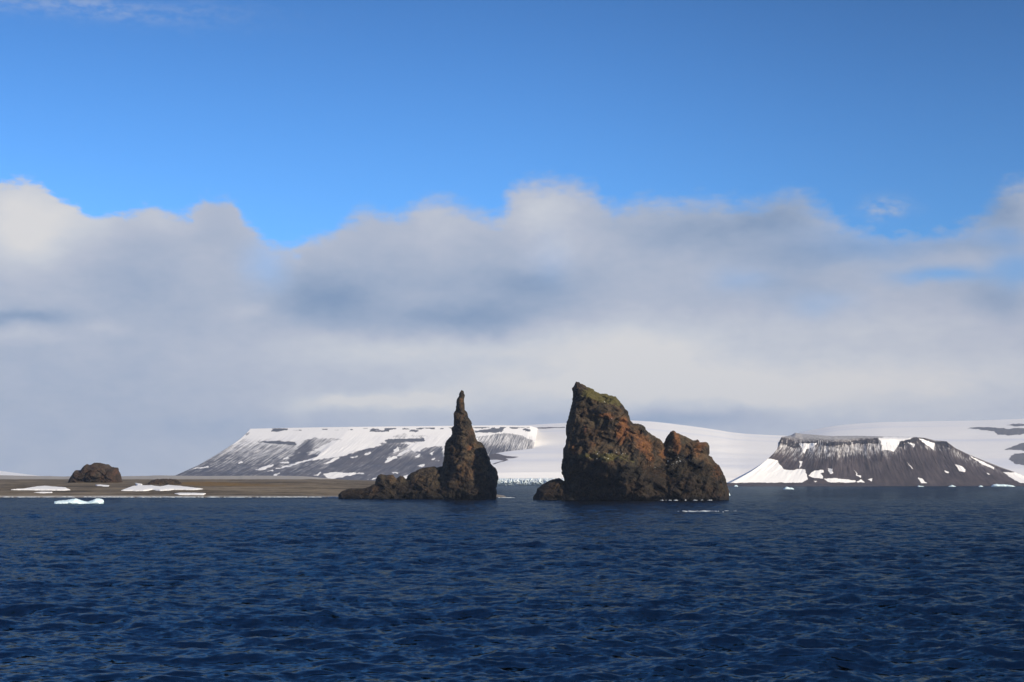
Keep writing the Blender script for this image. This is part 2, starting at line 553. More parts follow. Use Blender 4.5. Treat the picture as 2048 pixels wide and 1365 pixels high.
def mat_mountain(name, base, base2, top_rock, shade_banded=False):
    """scree with snow lying where the 'snow' attribute says, streaked down the fall line"""
    m, gr, b = new_mat(name)
    uv = gr.attr('fall', vec=True)
    s1 = gr.noise(gr.vec('MULTIPLY', uv, (55, 9, 1)), 1.0, 5, 0.65)
    s2 = gr.noise(gr.vec('MULTIPLY', uv, (16, 4, 1)), 1.0, 4, 0.55)
    pos = geo_pos(gr)
    n = gr.noise(pos, 0.012, 5, 0.6)
    col = gr.mix(gr.mapr(gr.math('MULTIPLY_ADD', s2, 0.5, gr.math('MULTIPLY', n, 0.5)), 0.35, 0.65), base, base2)
    col = gr.mix(gr.attr('cliff'), col, top_rock)
    st = gr.math('MULTIPLY_ADD', s1, 1.0, gr.math('MULTIPLY_ADD', s2, 0.5, -0.75))
    f = gr.mapr(gr.math('ADD', gr.attr('snow'), gr.math('MULTIPLY', st, gr.attr('streak'))), 0.28, 0.80)
    shade_band = gr.mapr(gr.noise(gr.vec('MULTIPLY', pos, (0.12, 1.0, 2.0)), 0.0035, 4, 0.5), 0.45, 0.75, 0.0, 0.5)  # blue-grey bands in the snow colour, standing in for cloud shadow
    snow = gr.mix(n, (0.92, 0.895, 0.85), (0.84, 0.82, 0.79))
    if shade_banded: snow = gr.mix(shade_band, snow, (0.60, 0.65, 0.76))
    gr.put(b.inputs['Base Color'], gr.mix(f, col, snow))
    b.inputs['Roughness'].default_value = 0.9
    b.inputs['Specular IOR Level'].default_value = 0.2
    return m


def mat_beach():
    m, gr, b = new_mat('shingle')
    pos = geo_pos(gr)
    stretch = gr.vec('MULTIPLY', pos, (0.25, 1, 1))
    n1 = gr.noise(stretch, 0.03, 6, 0.6)
    n2 = gr.noise(pos, 0.25, 5, 0.7)
    n1b = gr.noise(gr.vec('MULTIPLY', pos, (0.3, 1, 1)), 0.11, 5, 0.65)
    n1 = gr.math('MULTIPLY_ADD', n1b, 0.55, gr.math('MULTIPLY', n1, 0.45))
    col = gr.mix(gr.mapr(n1, 0.38, 0.62), (0.070, 0.055, 0.036), (0.215, 0.172, 0.115))
    col = gr.mix(gr.mapr(gr.math('ADD', gr.attr('ochre'), gr.math('MULTIPLY_ADD', n1, 0.8, -0.4)), 0.35, 0.9), col, (0.17, 0.105, 0.035))
    col = gr.mix(gr.mapr(gr.math('ADD', gr.attr('grey'), gr.math('MULTIPLY_ADD', n1, 0.6, -0.3)), 0.3, 0.8), col, (0.36, 0.335, 0.30))
    col = gr.mix(gr.math('MULTIPLY', gr.mapr(n2, 0.55, 0.8), 0.6), col, (0.32, 0.28, 0.23))
    gr.put(b.inputs['Base Color'], col)
    b.inputs['Roughness'].default_value = 0.95
    b.inputs['Specular IOR Level'].default_value = 0.15
    bu = gr.n.new('ShaderNodeBump'); bu.inputs['Strength'].default_value = 0.7; bu.inputs['Distance'].default_value = 0.8
    gr.put(bu.inputs['Height'], n2); gr.put(b.inputs['Normal'], bu.outputs[0])
    return m


M_WATER = mat_water()
M_ROCK = mat_rock('volcanic_rock', (0.010, 0.008, 0.007), (0.084, 0.061, 0.037))
M_BUTTE = mat_rock('weathered_rock', (0.020, 0.015, 0.012), (0.066, 0.047, 0.034), rust=(0.12, 0.058, 0.028))
M_ICE = mat_ice('floating_ice')
M_SNOW = mat_snow()
M_PLATEAU = mat_mountain('plateau_scree', (0.066, 0.070, 0.090), (0.115, 0.108, 0.118), (0.10, 0.105, 0.12))
M_TABLE = mat_mountain('table_scree', (0.038, 0.030, 0.033), (0.088, 0.070, 0.070), (0.035, 0.033, 0.038))
M_BEACH = mat_beach()
M_FOAM = mat_snow('sea_foam', (0.55, 0.59, 0.62))

# ------------------------------------------------------------------ water: one sheet with real waves out to the horizon
def ocean_tile(N, L, wind, ang, seed, lo=0.0, small=0.06):
    r = np.random.default_rng(seed)
    k1 = np.fft.fftfreq(N, L / N) * 2 * np.pi
    kx, ky = np.meshgrid(k1, k1, indexing='ij')
    k = np.hypot(kx, ky); k[0, 0] = 1e-6
    Lw = wind * wind / 9.81
    c = (kx * math.cos(ang) + ky * math.sin(ang)) / k
    ph = np.exp(-1 / (k * Lw) ** 2) / k ** 3.45 * (0.12 + np.abs(c) ** 2) * np.exp(-(k * small) ** 2)
    ph[0, 0] = 0
    h = (r.normal(size=k.shape) + 1j * r.normal(size=k.shape)) * np.sqrt(ph)
    out = []
    for cut in (0.3, 1.2, 3.5, 9.0):
        hh = h * np.exp(-(k * cut / 5.0) ** 2)
        out.append(np.stack([np.fft.ifft2(hh).real, np.fft.ifft2(1j * kx / k * hh).real, np.fft.ifft2(1j * ky / k * hh).real], -1))
    s = out[0][..., 0].std()
    return [o / s for o in out]


def samp(T, L, x, y):
    N = T.shape[0]
    u = x / L * N; v = y / L * N
    i = np.floor(u).astype(int); j = np.floor(v).astype(int)
    fu = (u - i)[..., None]; fv = (v - j)[..., None]
    i0 = i % N; i1 = (i + 1) % N; j0 = j % N; j1 = (j + 1) % N
    return (T[i0, j0] * (1 - fu) + T[i1, j0] * fu) * (1 - fv) + (T[i0, j1] * (1 - fu) + T[i1, j1] * fu) * fv


def build_water():
    dense = np.radians(np.linspace(-21.5, 21.5, 1150))
    side = np.radians(np.concatenate([np.linspace(-75, -22, 60), [], ]))
    th = np.concatenate([side, dense, -side[::-1]])
    r = [38.0]
    while r[-1] < 9300:
        q = r[-1]
        dr = 0.0019 * q if q < 450 else (0.0019 * q * (q / 450.0) ** 0.7)
        if q < 68: dr = 0.4
        r.append(q + dr)
    r = np.array(r)
    R_, TH = np.meshgrid(r, th, indexing='ij')
    X = R_ * np.sin(TH); Y = R_ * np.cos(TH)
    disp = np.zeros(X.shape + (3,))
    dr = np.gradient(r)
    lev = np.clip(np.log(np.maximum(dr, 0.05) * 2.2 / 0.3) / np.log(3.3), 0, 3)[:, None] * np.ones_like(X)
    for (L, wind, ang, seed, rot, w) in ((173.0, 4.7, math.radians(72), 3, 0.0, 0.145), (101.0, 3.7, math.radians(112), 5, 0.5, 0.115)):
        tiles = ocean_tile(1024, L, wind, ang - rot, seed)
        cr, sr = math.cos(rot), math.sin(rot)
        u = X * cr + Y * sr; v = -X * sr + Y * cr
        res = np.zeros_like(disp)
        for li in range(4):
            ww = np.clip(1 - np.abs(lev - li), 0, 1)
            rows = np.nonzero(ww[:, 0] > 0)[0]
            if len(rows) == 0: continue
            a, b = rows[0], rows[-1] + 1
            res[a:b] += samp(tiles[li], L, u[a:b], v[a:b]) * ww[a:b, :, None]
        dxl = res[..., 1] * cr - res[..., 2] * sr; dyl = res[..., 1] * sr + res[..., 2] * cr
        disp += np.stack([dxl, dyl, res[..., 0]], -1) * w
    groups = 0.85 + 0.35 * perlin(P3(X / 60, Y / 45, 0), 5)
    fade = (1 - 0.5 * sstep(R_, 1500, 4000)) * groups
    fade = fade * (1 - 0.3 * sstep(R_, 750, 980))
    V = np.stack([X + disp[..., 0] * 0.6 * fade, Y + disp[..., 1] * 0.6 * fade, disp[..., 2] * fade], -1)
    o = mesh_obj('water', V.reshape(-1, 3), grid_faces(*X.shape)[:, ::-1], M_WATER, attrs={'chop': 0.75 + 0.35 * lev})
    tag(o, kind='structure')
    print('water', V.shape)


build_water()

# ------------------------------------------------------------------ beach: low shingle spit
BT = np.array([[-400, 949], [-100, 950], [0, 951], [130, 953], [240, 952.5], [330, 951.5], [420, 952.5], [520, 951.5], [600, 953], [640, 956], [700, 960.5], [760, 963],
               [820, 968], [880, 976], [940, 984], [990, 989], [1008, 992], [1016, 996.5]])
BS = np.array([0, .10, .22, .42, .58, .72, .86, 1.0])
BD = np.array([1010, 1022, 1040, 1075, 1120, 1200, 1350, 1750.])


def beach_D(px, s):
    w = np.interp(px, [500, 700, 900, 1016], [1, .8, .3, .05])
    return 1010 + (np.interp(s, BS, BD) - 1010) * w


def beach_pt(px, py):
    """point of the beach surface that the photograph shows at px, py"""
    px = np.asarray(px, float); py = np.asarray(py, float)
    s = (995.3 - py) / (995.3 - np.interp(px, BT[:, 0], BT[:, 1]))
    return unproj(px, py, beach_D(px, s))


def build_beach():
    px = np.linspace(-420, 1016, 1400)
    s = np.concatenate([np.linspace(-0.06, 0, 3)[:-1], np.linspace(0, 1, 170), ])
    PX, S = np.meshgrid(px, s, indexing='xy')
    topy = np.interp(PX, BT[:, 0], BT[:, 1])
    topy = topy + 0.9 * perlin(P3(PX / 60, 0, 0), 3) + 0.4 * perlin(P3(PX / 15, 0, 0), 4)
    PY = 995.3 + (topy - 995.3) * np.clip(S, 0, 1)
    D = beach_D(PX, np.clip(S, 0, 1))
    amp = np.sin(np.pi * np.clip(S, 0, 1)) ** 0.7
    V = unproj(PX, PY, D)
    n = fbm(P3(V[..., 0] / 70, V[..., 1] / 30, 0), 4, 8) * 0.9 + fbm(P3(V[..., 0] / 9, V[..., 1] / 6, 0), 3, 9) * 0.45
    V[..., 2] += n * amp
    # little cusps along the waterline
    V[..., 1] += (3.0 * perlin(P3(V[..., 0] / 25, 0, 0), 12)) * (1 - np.clip(S, 0, 1)) ** 4
    V[S < 0, 2] = -2.0; V[..., 1] = np.where(S < 0, V[..., 1] - 25, V[..., 1])
    # back of the spit falls to the sea
    back = V[-1:].copy(); back[..., 1] += 60; back[..., 0] *= (back[..., 1] / (back[..., 1] - 60)); back[..., 2] -= 1.0
    back2 = back.copy(); back2[..., 1] += 260; back2[..., 2] = -3
    V = np.concatenate([V, back, back2], 0)
    PXa = np.concatenate([PX, PX[-1:], PX[-1:]]); Sa = np.concatenate([S, S[-1:], S[-1:]])
    PYa = np.concatenate([PY, PY[-1:], PY[-1:]])
    grey = sstep(PYa, 961, 957) * 1.0 * sstep(PXa, 760, 640) + 0.55 * sstep(PYa, 989.5, 992) * sstep(PYa, 996, 994.5) + 0.25 * (PXa < 0)
    ochre = gmask(PXa, PYa, [(430, 969, 90, 4.5, .9), (390, 966, 60, 4, .5), (60, 975, 120, 5, .5), (250, 970, 60, 5, .4), (560, 972, 120, 5, .45), (620, 966, 80, 3, .4)])
    o = mesh_obj('beach', V.reshape(-1, 3), grid_faces(V.shape[0], V.shape[1]), M_BEACH, attrs={'grey': grey, 'ochre': ochre})
    tag(o, kind='structure')


build_beach()


def drape(name, poly, thick, label, step=0.5, seed=0, group='snow patches lying on the beach'):
    """old snow lying on the beach, with a rounded edge"""
    xs = [p[0] for p in poly]; ys = [p[1] for p in poly]
    px = np.arange(min(xs) - 2, max(xs) + 2, step); py = np.arange(max(ys) + 1, min(ys) - 1, -0.12)
    PX, PY = np.meshgrid(px, py, indexing='xy')
    n = fbm(P3(PX / 9, PY / 2.2, seed), 4, seed)
    # distance measured with the foreshortening taken out
    S = sdf_poly(PX / 4 , PY, [(a / 4, b) for a, b in poly]) + 0.5 * n - 0.2
    V = beach_pt(PX, PY)
    Z = np.sqrt(np.clip(S, 0, 1.2) / 1.2) * thick * 0.65 + np.minimum(S, 0) * 2.0
    V[..., 2] += Z + 0.2
    F = grid_faces(*PX.shape)
    keep = (S > -0.8).ravel()[F].all(1)
    F = F[keep]
    used = np.unique(F); mp = np.full(S.size, -1); mp[used] = np.arange(len(used))
    Vv = V.reshape(-1, 3)[used]
    c = Vv.mean(0); c[2] = Vv[:, 2].min()
    o = mesh_obj(name, Vv, mp[F], M_SNOW, origin=c)
    tag(o, label, 'snow patch', group)
    return o


C1 = lambda pts: crop(pts, 0, 880, 4.876)
drape('snow_patch', C1([(110, 485), (230, 480), (340, 460), (430, 452), (560, 462), (640, 468), (690, 490), (560, 494), (350, 490)]), 0.8,
      'flat white snow patch on the beach left of the squat dark rock', seed=1)
drape('snow_patch', C1([(1175, 499), (1290, 455), (1360, 448), (1480, 448), (1560, 460), (1640, 445), (1760, 455), (1990, 483), (1900, 493), (1700, 490), (1560, 500), (1490, 490), (1400, 502)]), 1.0,
      'largest white snow patch on the beach, in front of the low rubble mound', seed=2)
drape('snow_patch', C1([(925, 441), (980, 438), (1065, 446), (1060, 456), (950, 452)]), 0.5, 'thin snow strip at the foot of the squat dark rock', seed=3)
drape('snow_patch', C1([(1300, 422), (1340, 425), (1392, 434), (1380, 445), (1340, 444)]), 0.6, 'small snow wedge between the squat rock and the rubble mound', seed=4)
drape('snow_patch', C1([(1690, 526), (1760, 518), (1900, 520), (2010, 524), (1990, 538), (1750, 537)]), 0.5, 'narrow snow streak low on the beach just above the surf, below the largest patch', seed=5)
drape('snow_patch', C1([(325, 514), (400, 508), (512, 510), (505, 518), (400, 518)]), 0.3, 'faint thin snow streak near the waterline at the far left of the beach', seed=6)

# ------------------------------------------------------------------ sea stacks
def rock_attrs(V, F, rust, moss, guano, sea=1.0, mossup=0.0, jag=0.0, seed=0):
    N = vnormals(V, F)
    if jag:
        V = V + N * (fbm(V / 1.1, 2, seed + 70, ridged=True)[:, None]) * jag
    px, py = to_px(V)
    w = 5 * perlin(V / 7.0, 60)
    r = gmask(px + w, py + w, rust)
    m = gmask(px + w, py + w, moss) + mossup * sstep(N[:, 2], 0.3, 0.75)
    gu = gmask(px, py, guano) * sstep(N[:, 2], -0.2, 0.4)
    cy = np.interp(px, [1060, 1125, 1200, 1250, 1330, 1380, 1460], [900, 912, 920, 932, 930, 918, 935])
    fl = sstep(py, cy - 6, cy + 12) * (px > 1050)  # painted shade: stacks darken in colour below this line
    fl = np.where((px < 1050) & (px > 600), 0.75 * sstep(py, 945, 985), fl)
    return V, {'low_shade': fl, 'rust': r, 'moss': m, 'guano': gu, 'sea': np.full(len(V), sea)}


C3 = lambda pts: crop(pts, 660, 760, 4.452)
C4 = lambda pts: crop(pts, 1040, 740, 4.452)


def part_rock(name, parent, poly, D, h, df, db, R, mat, rust=(), moss=(), guano=(), mossup=0.0, sea=1.0, jag=0.15, **kw):
    V, F = rock(poly, D, h, df, db, R, **kw)
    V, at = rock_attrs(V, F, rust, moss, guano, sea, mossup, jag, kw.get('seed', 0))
    c = parent.location if parent is not None else None
    if c is None:
        c = V.mean(0); c[2] = V[:, 2].min()
    o = mesh_obj(name, V, F, mat, parent, origin=tuple(c), attrs=at, smooth=False)
    print(name, len(V))
    return o


# slender needle, with a low ridge running out to the left
ND = 928.0
base = unproj(935, 997, ND)
st = empty('sea_stack', (base[0], ND, 0))
tag(st, 'slender needle-shaped sea stack tapering to a finger, low ridge trailing left', 'sea stack', 'dark rock stacks standing in the sea')
spire_poly = C3([(760, 1120), (800, 1040), (850, 960), (930, 880), (985, 800), (1000, 770), (1010, 740), (1018, 700), (1020, 600), (1035, 550), (1080, 500), (1090, 480), (1085, 430), (1105, 410), (1105, 310),
                 (1125, 265), (1125, 220), (1133, 170), (1145, 150), (1158, 105), (1172, 88), (1190, 103), (1196, 130), (1194, 200), (1196, 270), (1215, 288),
                 (1225, 320), (1255, 370), (1265, 420), (1280, 450), (1290, 510), (1308, 548), (1345, 560), (1375, 600), (1400, 650), (1420, 700),
                 (1432, 748), (1460, 775), (1485, 820), (1494, 880), (1490, 920), (1480, 960), (1478, 1040), (1480, 1120)])
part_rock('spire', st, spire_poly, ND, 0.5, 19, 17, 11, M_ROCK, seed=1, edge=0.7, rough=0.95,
          ctrl=[(865, 997, 7), (890, 997, 13), (920, 997, 18), (950, 997, 20), (975, 997, 16), (990, 997, 9), (880, 960, 8), (905, 960, 15), (935, 960, 18), (965, 960, 15), (985, 960, 8),
                (888, 930, 8), (910, 930, 14), (935, 930, 15), (970, 925, 10), (988, 930, 6), (893, 885, 8), (915, 885, 12), (940, 885, 11), (960, 885, 7),
                (905, 850, 7), (922, 850, 9), (942, 850, 6), (910, 820, 4.5), (922, 810, 3.5), (921, 785, 2)],
          rust=[(941, 898, 9, 8, .75), (901, 900, 5, 12, .6), (925, 832, 9, 8, .5), (945, 858, 8, 16, .5), (924, 800, 5, 14, .45), (986, 938, 6, 8, .5), (920, 870, 12, 20, .25), (905, 930, 10, 14, .2)],
          moss=[(915, 850, 8, 25, .15), (930, 940, 30, 30, .12)], guano=[(940, 912, 8, 4, .5), (916, 960, 25, 20, .25)])
ridge_poly = C3([(70, 1120), (78, 1048), (76, 1020), (110, 995), (160, 975), (200, 970), (290, 970), (350, 955), (400, 930), (410, 890), (430, 855), (460, 838),
                 (500, 855), (520, 848), (560, 850), (590, 880), (625, 858), (650, 866), (680, 892), (700, 850), (740, 825), (790, 800), (840, 788),
                 (890, 780), (930, 775), (950, 785), (1000, 775), (1060, 900), (1080, 1120)])
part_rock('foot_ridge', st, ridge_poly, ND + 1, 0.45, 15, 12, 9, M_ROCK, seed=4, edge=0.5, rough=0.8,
          ctrl=[(680, 997, 5), (720, 997, 9), (760, 997, 13), (800, 997, 11), (830, 997, 16), (860, 997, 17), (890, 997, 14), (765, 970, 7), (790, 975, 5), (820, 965, 9), (850, 950, 10), (880, 945, 8)],
          rust=[(842, 955, 14, 12, .25), (775, 985, 20, 8, .15)], moss=[(780, 962, 14, 10, .4), (840, 942, 20, 6, .3)], mossup=0.15)

# massive rock with a lower side peak on the right
BDist = 873.0
base = unproj(1260, 1001, BDist)
bst = empty('sea_stack', (base[0], BDist, 0))
tag(bst, 'massive rust-streaked sea stack with mossy main peak and lower side peak', 'sea stack', 'dark rock stacks standing in the sea')
main_poly = C4([(370, 1240), (385, 1100), (402, 1010), (385, 950), (380, 900), (372, 870), (375, 820), (390, 790), (392, 710), (410, 660), (418, 600), (413, 530), (420, 460),
                (440, 410), (450, 350), (465, 300), (478, 240), (475, 170), (485, 125), (498, 106), (520, 108), (540, 130), (580, 140), (600, 155),
                (650, 175), (665, 200), (700, 212), (760, 215), (800, 235), (860, 245), (880, 275), (910, 310), (930, 345), (960, 375), (970, 410),
                (980, 455), (1010, 480), (1070, 488), (1105, 500), (1120, 535), (1160, 575), (1210, 600), (1250, 625), (1275, 655), (1310, 720),
                (1400, 850), (1480, 1000), (1500, 1240)])
rust_big = [(1249, 850, 8, 16, 1.0), (1238, 872, 6, 14, .7), (1212, 833, 20, 8, .75), (1170, 858, 6, 13, .7), (1146, 898, 10, 16, .7), (1186, 890, 16, 10, .45), (1290, 892, 16, 12, .7),
            (1326, 908, 9, 12, .75), (1300, 918, 12, 10, .6), (1354, 893, 8, 17, 1.1), (1352, 870, 6, 10, .6), (1404, 888, 14, 14, .6), (1395, 905, 12, 12, .4), (1435, 945, 16, 36, .45),
            (1230, 860, 60, 45, .10), (1290, 890, 45, 30, .12), (1390, 895, 40, 25, .1), (1240, 860, 12, 24, .3), (1290, 905, 22, 12, .25), (1270, 870, 26, 16, .5), (1215, 900, 20, 8, .3), (1230, 950, 20, 20, .12), (1185, 815, 12, 10, .35), (1225, 812, 20, 10, .3), (1370, 950, 30, 30, .12)]
moss_big = [(1200, 793, 45, 16, .5), (1250, 850, 12, 20, .2), (1240, 915, 60, 12, .25), (1180, 785, 22, 12, .55), (1215, 800, 24, 10, .5), (1238, 815, 14, 14, .4), (1165, 912, 28, 9, .6), (1215, 915, 30, 12, .55), (1260, 925, 24, 12, .3), (1282, 860, 22, 10, .3),
            (1310, 885, 20, 12, .3), (1320, 915, 10, 8, .2), (1180, 865, 16, 22, .12), (1420, 905, 10, 10, .25)]
guano_big = [(1200, 912, 30, 8, 1.0), (1232, 905, 22, 8, .9), (1240, 795, 14, 5, .8), (1220, 789, 16, 3, .6), (1210, 805, 18, 6, .6), (1345, 925, 25, 8, .9), (1370, 915, 20, 14, .6), (1333, 875, 6, 16, .6),
             (1320, 890, 10, 5, .6), (1220, 838, 14, 4, .5), (1260, 950, 60, 30, .22), (1300, 935, 20, 5, .5)]
ctrl_main = [(1120, 1000, 3), (1140, 1000, 5), (1165, 1000, 8), (1190, 1000, 10), (1215, 1000, 13), (1232, 1000, 22), (1250, 1000, 31), (1280, 1000, 32), (1310, 1000, 28), (1340, 1000, 22), (1370, 1000, 15),
             (1130, 965, 3), (1160, 965, 6), (1190, 965, 9), (1212, 965, 12), (1230, 965, 24), (1250, 965, 30), (1275, 965, 28), (1305, 965, 20), (1340, 965, 14),
             (1130, 938, 4), (1160, 938, 7), (1188, 938, 10), (1205, 938, 17), (1222, 938, 27), (1245, 938, 25), (1270, 938, 20), (1300, 938, 13),
             (1132, 916, 6), (1160, 916, 12), (1185, 916, 18), (1205, 916, 21), (1235, 916, 20), (1260, 916, 16), (1285, 916, 12), (1315, 908, 7),
             (1140, 896, 9), (1152, 896, 12), (1165, 893, 7), (1180, 896, 13), (1205, 892, 11), (1235, 892, 8), (1258, 892, 16), (1290, 895, 11), (1320, 895, 6),
             (1142, 870, 6), (1155, 868, 5), (1168, 862, 14), (1188, 868, 5), (1212, 868, 8), (1232, 872, 3), (1250, 862, 15), (1285, 868, 8), (1310, 875, 4),
             (1145, 840, 4), (1160, 838, 8), (1178, 838, 3), (1196, 832, 13), (1222, 838, 9), (1250, 838, 6),
             (1152, 812, 5), (1164, 806, 9), (1178, 815, 1.5), (1192, 808, 11), (1220, 810, 7), (1150, 785, 5), (1162, 785, 7), (1190, 788, 5), (1225, 794, 4)]
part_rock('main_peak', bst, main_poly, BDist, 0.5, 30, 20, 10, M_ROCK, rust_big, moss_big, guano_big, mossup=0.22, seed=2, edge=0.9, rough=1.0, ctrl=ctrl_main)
side_poly = C4([(980, 1240), (1080, 1050), (1180, 860), (1255, 690), (1275, 655), (1300, 620), (1320, 580), (1345, 550), (1370, 547), (1400, 565), (1450, 590), (1500, 610), (1560, 636),
                (1580, 630), (1600, 645), (1650, 645), (1675, 663), (1683, 700), (1681, 760), (1710, 780), (1730, 830), (1770, 860), (1800, 900),
                (1820, 950), (1828, 1000), (1850, 1040), (1857, 1120), (1862, 1240)])
ctrl_side = [(1270, 1000, 16), (1300, 1000, 18), (1325, 1000, 20), (1345, 1000, 29), (1375, 1000, 27), (1392, 1000, 18), (1412, 1000, 25), (1430, 1000, 18), (1455, 1000, 7),
             (1290, 965, 10), (1318, 965, 13), (1335, 965, 24), (1360, 965, 25), (1385, 965, 16), (1402, 965, 22), (1425, 965, 17), (1447, 965, 6),
             (1305, 935, 7), (1322, 935, 12), (1340, 935, 21), (1362, 935, 17), (1380, 935, 12), (1400, 935, 17), (1420, 935, 11), (1435, 935, 6),
             (1318, 905, 2), (1333, 905, 3), (1345, 905, 6), (1354, 903, 17), (1366, 905, 7), (1380, 905, 13), (1390, 905, 5), (1404, 905, 13), (1418, 905, 6),
             (1326, 885, 2), (1338, 882, 4), (1352, 880, 14), (1364, 885, 5), (1377, 885, 10), (1388, 888, 3), (1401, 888, 10), (1415, 890, 4)]
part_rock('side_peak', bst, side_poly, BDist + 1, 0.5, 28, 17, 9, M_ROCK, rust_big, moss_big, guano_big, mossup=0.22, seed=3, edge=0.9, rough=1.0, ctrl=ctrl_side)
foot_poly = C4([(112, 1240), (118, 1145), (120, 1125), (150, 1090), (155, 1060), (200, 1030), (240, 1000), (290, 980), (345, 968), (390, 990), (440, 1030), (470, 1240)])
part_rock('foot_rock', bst, foot_poly, BDist + 5, 0.45, 9, 9, 7, M_ROCK, seed=6, edge=0.45, rough=0.6)

# ------------------------------------------------------------------ rocks on the beach
b0 = beach_pt(190, 966)
butte = C1([(655, 480), (672, 415), (690, 370), (720, 330), (740, 298), (790, 300), (830, 250), (850, 238), (880, 250), (915, 230), (950, 225), (1010, 235), (1060, 245), (1085, 265),
            (1120, 272), (1147, 275), (1155, 310), (1170, 340), (1180, 380), (1188, 410), (1200, 480)])
D_b = float(b0[1]) + 14
o = part_rock('rock_outcrop', None, butte, D_b, 0.4, 14, 13, 6, M_BUTTE, seed=9, edge=0.4, rough=0.7, zbot=2.0, sea=0.0, mossup=0.1,
              rust=[(232, 945, 8, 16, .6), (190, 938, 18, 8, .3)], moss=[(190, 930, 40, 5, .4)], guano=[(186, 952, 6, 4, .6)])
tag(o, 'squat flat-topped dark rock standing alone on the beach at the left', 'rock', 'dark rocks lying on the beach')
mound = C1([(1360, 480), (1400, 438), (1440, 425), (1480, 400), (1530, 387), (1600, 383), (1700, 385), (1745, 402), (1790, 450), (1800, 480)])
D_m = float(beach_pt(325, 969)[1]) + 6
o = part_rock('rock_mound', None, mound, D_m, 0.35, 9, 8, 4, M_BUTTE, seed=12, edge=0.5, rough=0.55, zbot=2.0, sea=0.0, mossup=0.1, scl=0.6)
tag(o, 'low mound of broken dark rubble behind the largest snow patch on the beach', 'rock', 'dark rocks lying on the beach')

# ------------------------------------------------------------------ hills and glaciers
def resample(pts, x):
    pts = np.array(pts, float)
    return np.interp(x, pts[:, 0], pts[:, 1])


def smooth_top(pts, PX, w=26):
    x = np.arange(PX.min() - 3 * w, PX.max() + 3 * w, 1.0)
    y = resample(pts, x)
    k = np.hanning(2 * w + 1); k /= k.sum()
    y2 = np.convolve(np.pad(y, w, mode='edge'), k, mode='valid')
    return np.interp(PX, x, y2)


def sheet(name, PX, PY, D, mat, attrs=None, uv=None, parent=None):
    V = unproj(PX, PY, D)
    o = mesh_obj(name, V.reshape(-1, 3), grid_faces(*PX.shape), mat, parent,
                 origin=(0, 0, 0), attrs={k: v.ravel() for k, v in (attrs or {}).items()}, uv=None if uv is None else uv.reshape(-1, 2))
    return o


def soft_poly(px, py, polys, soft=1.5, nz=0.0):
    m = np.zeros_like(px)
    for p in polys:
        m = np.maximum(m, sstep(sdf_poly(px, py, p) + nz, -soft, soft))
    return m


# --- flat-topped hill on the left, sloping down behind the beach
C2 = lambda pts: crop(pts, 320, 820, 4.6545)
C5 = lambda pts: crop(pts, 1480, 820, 3.606)


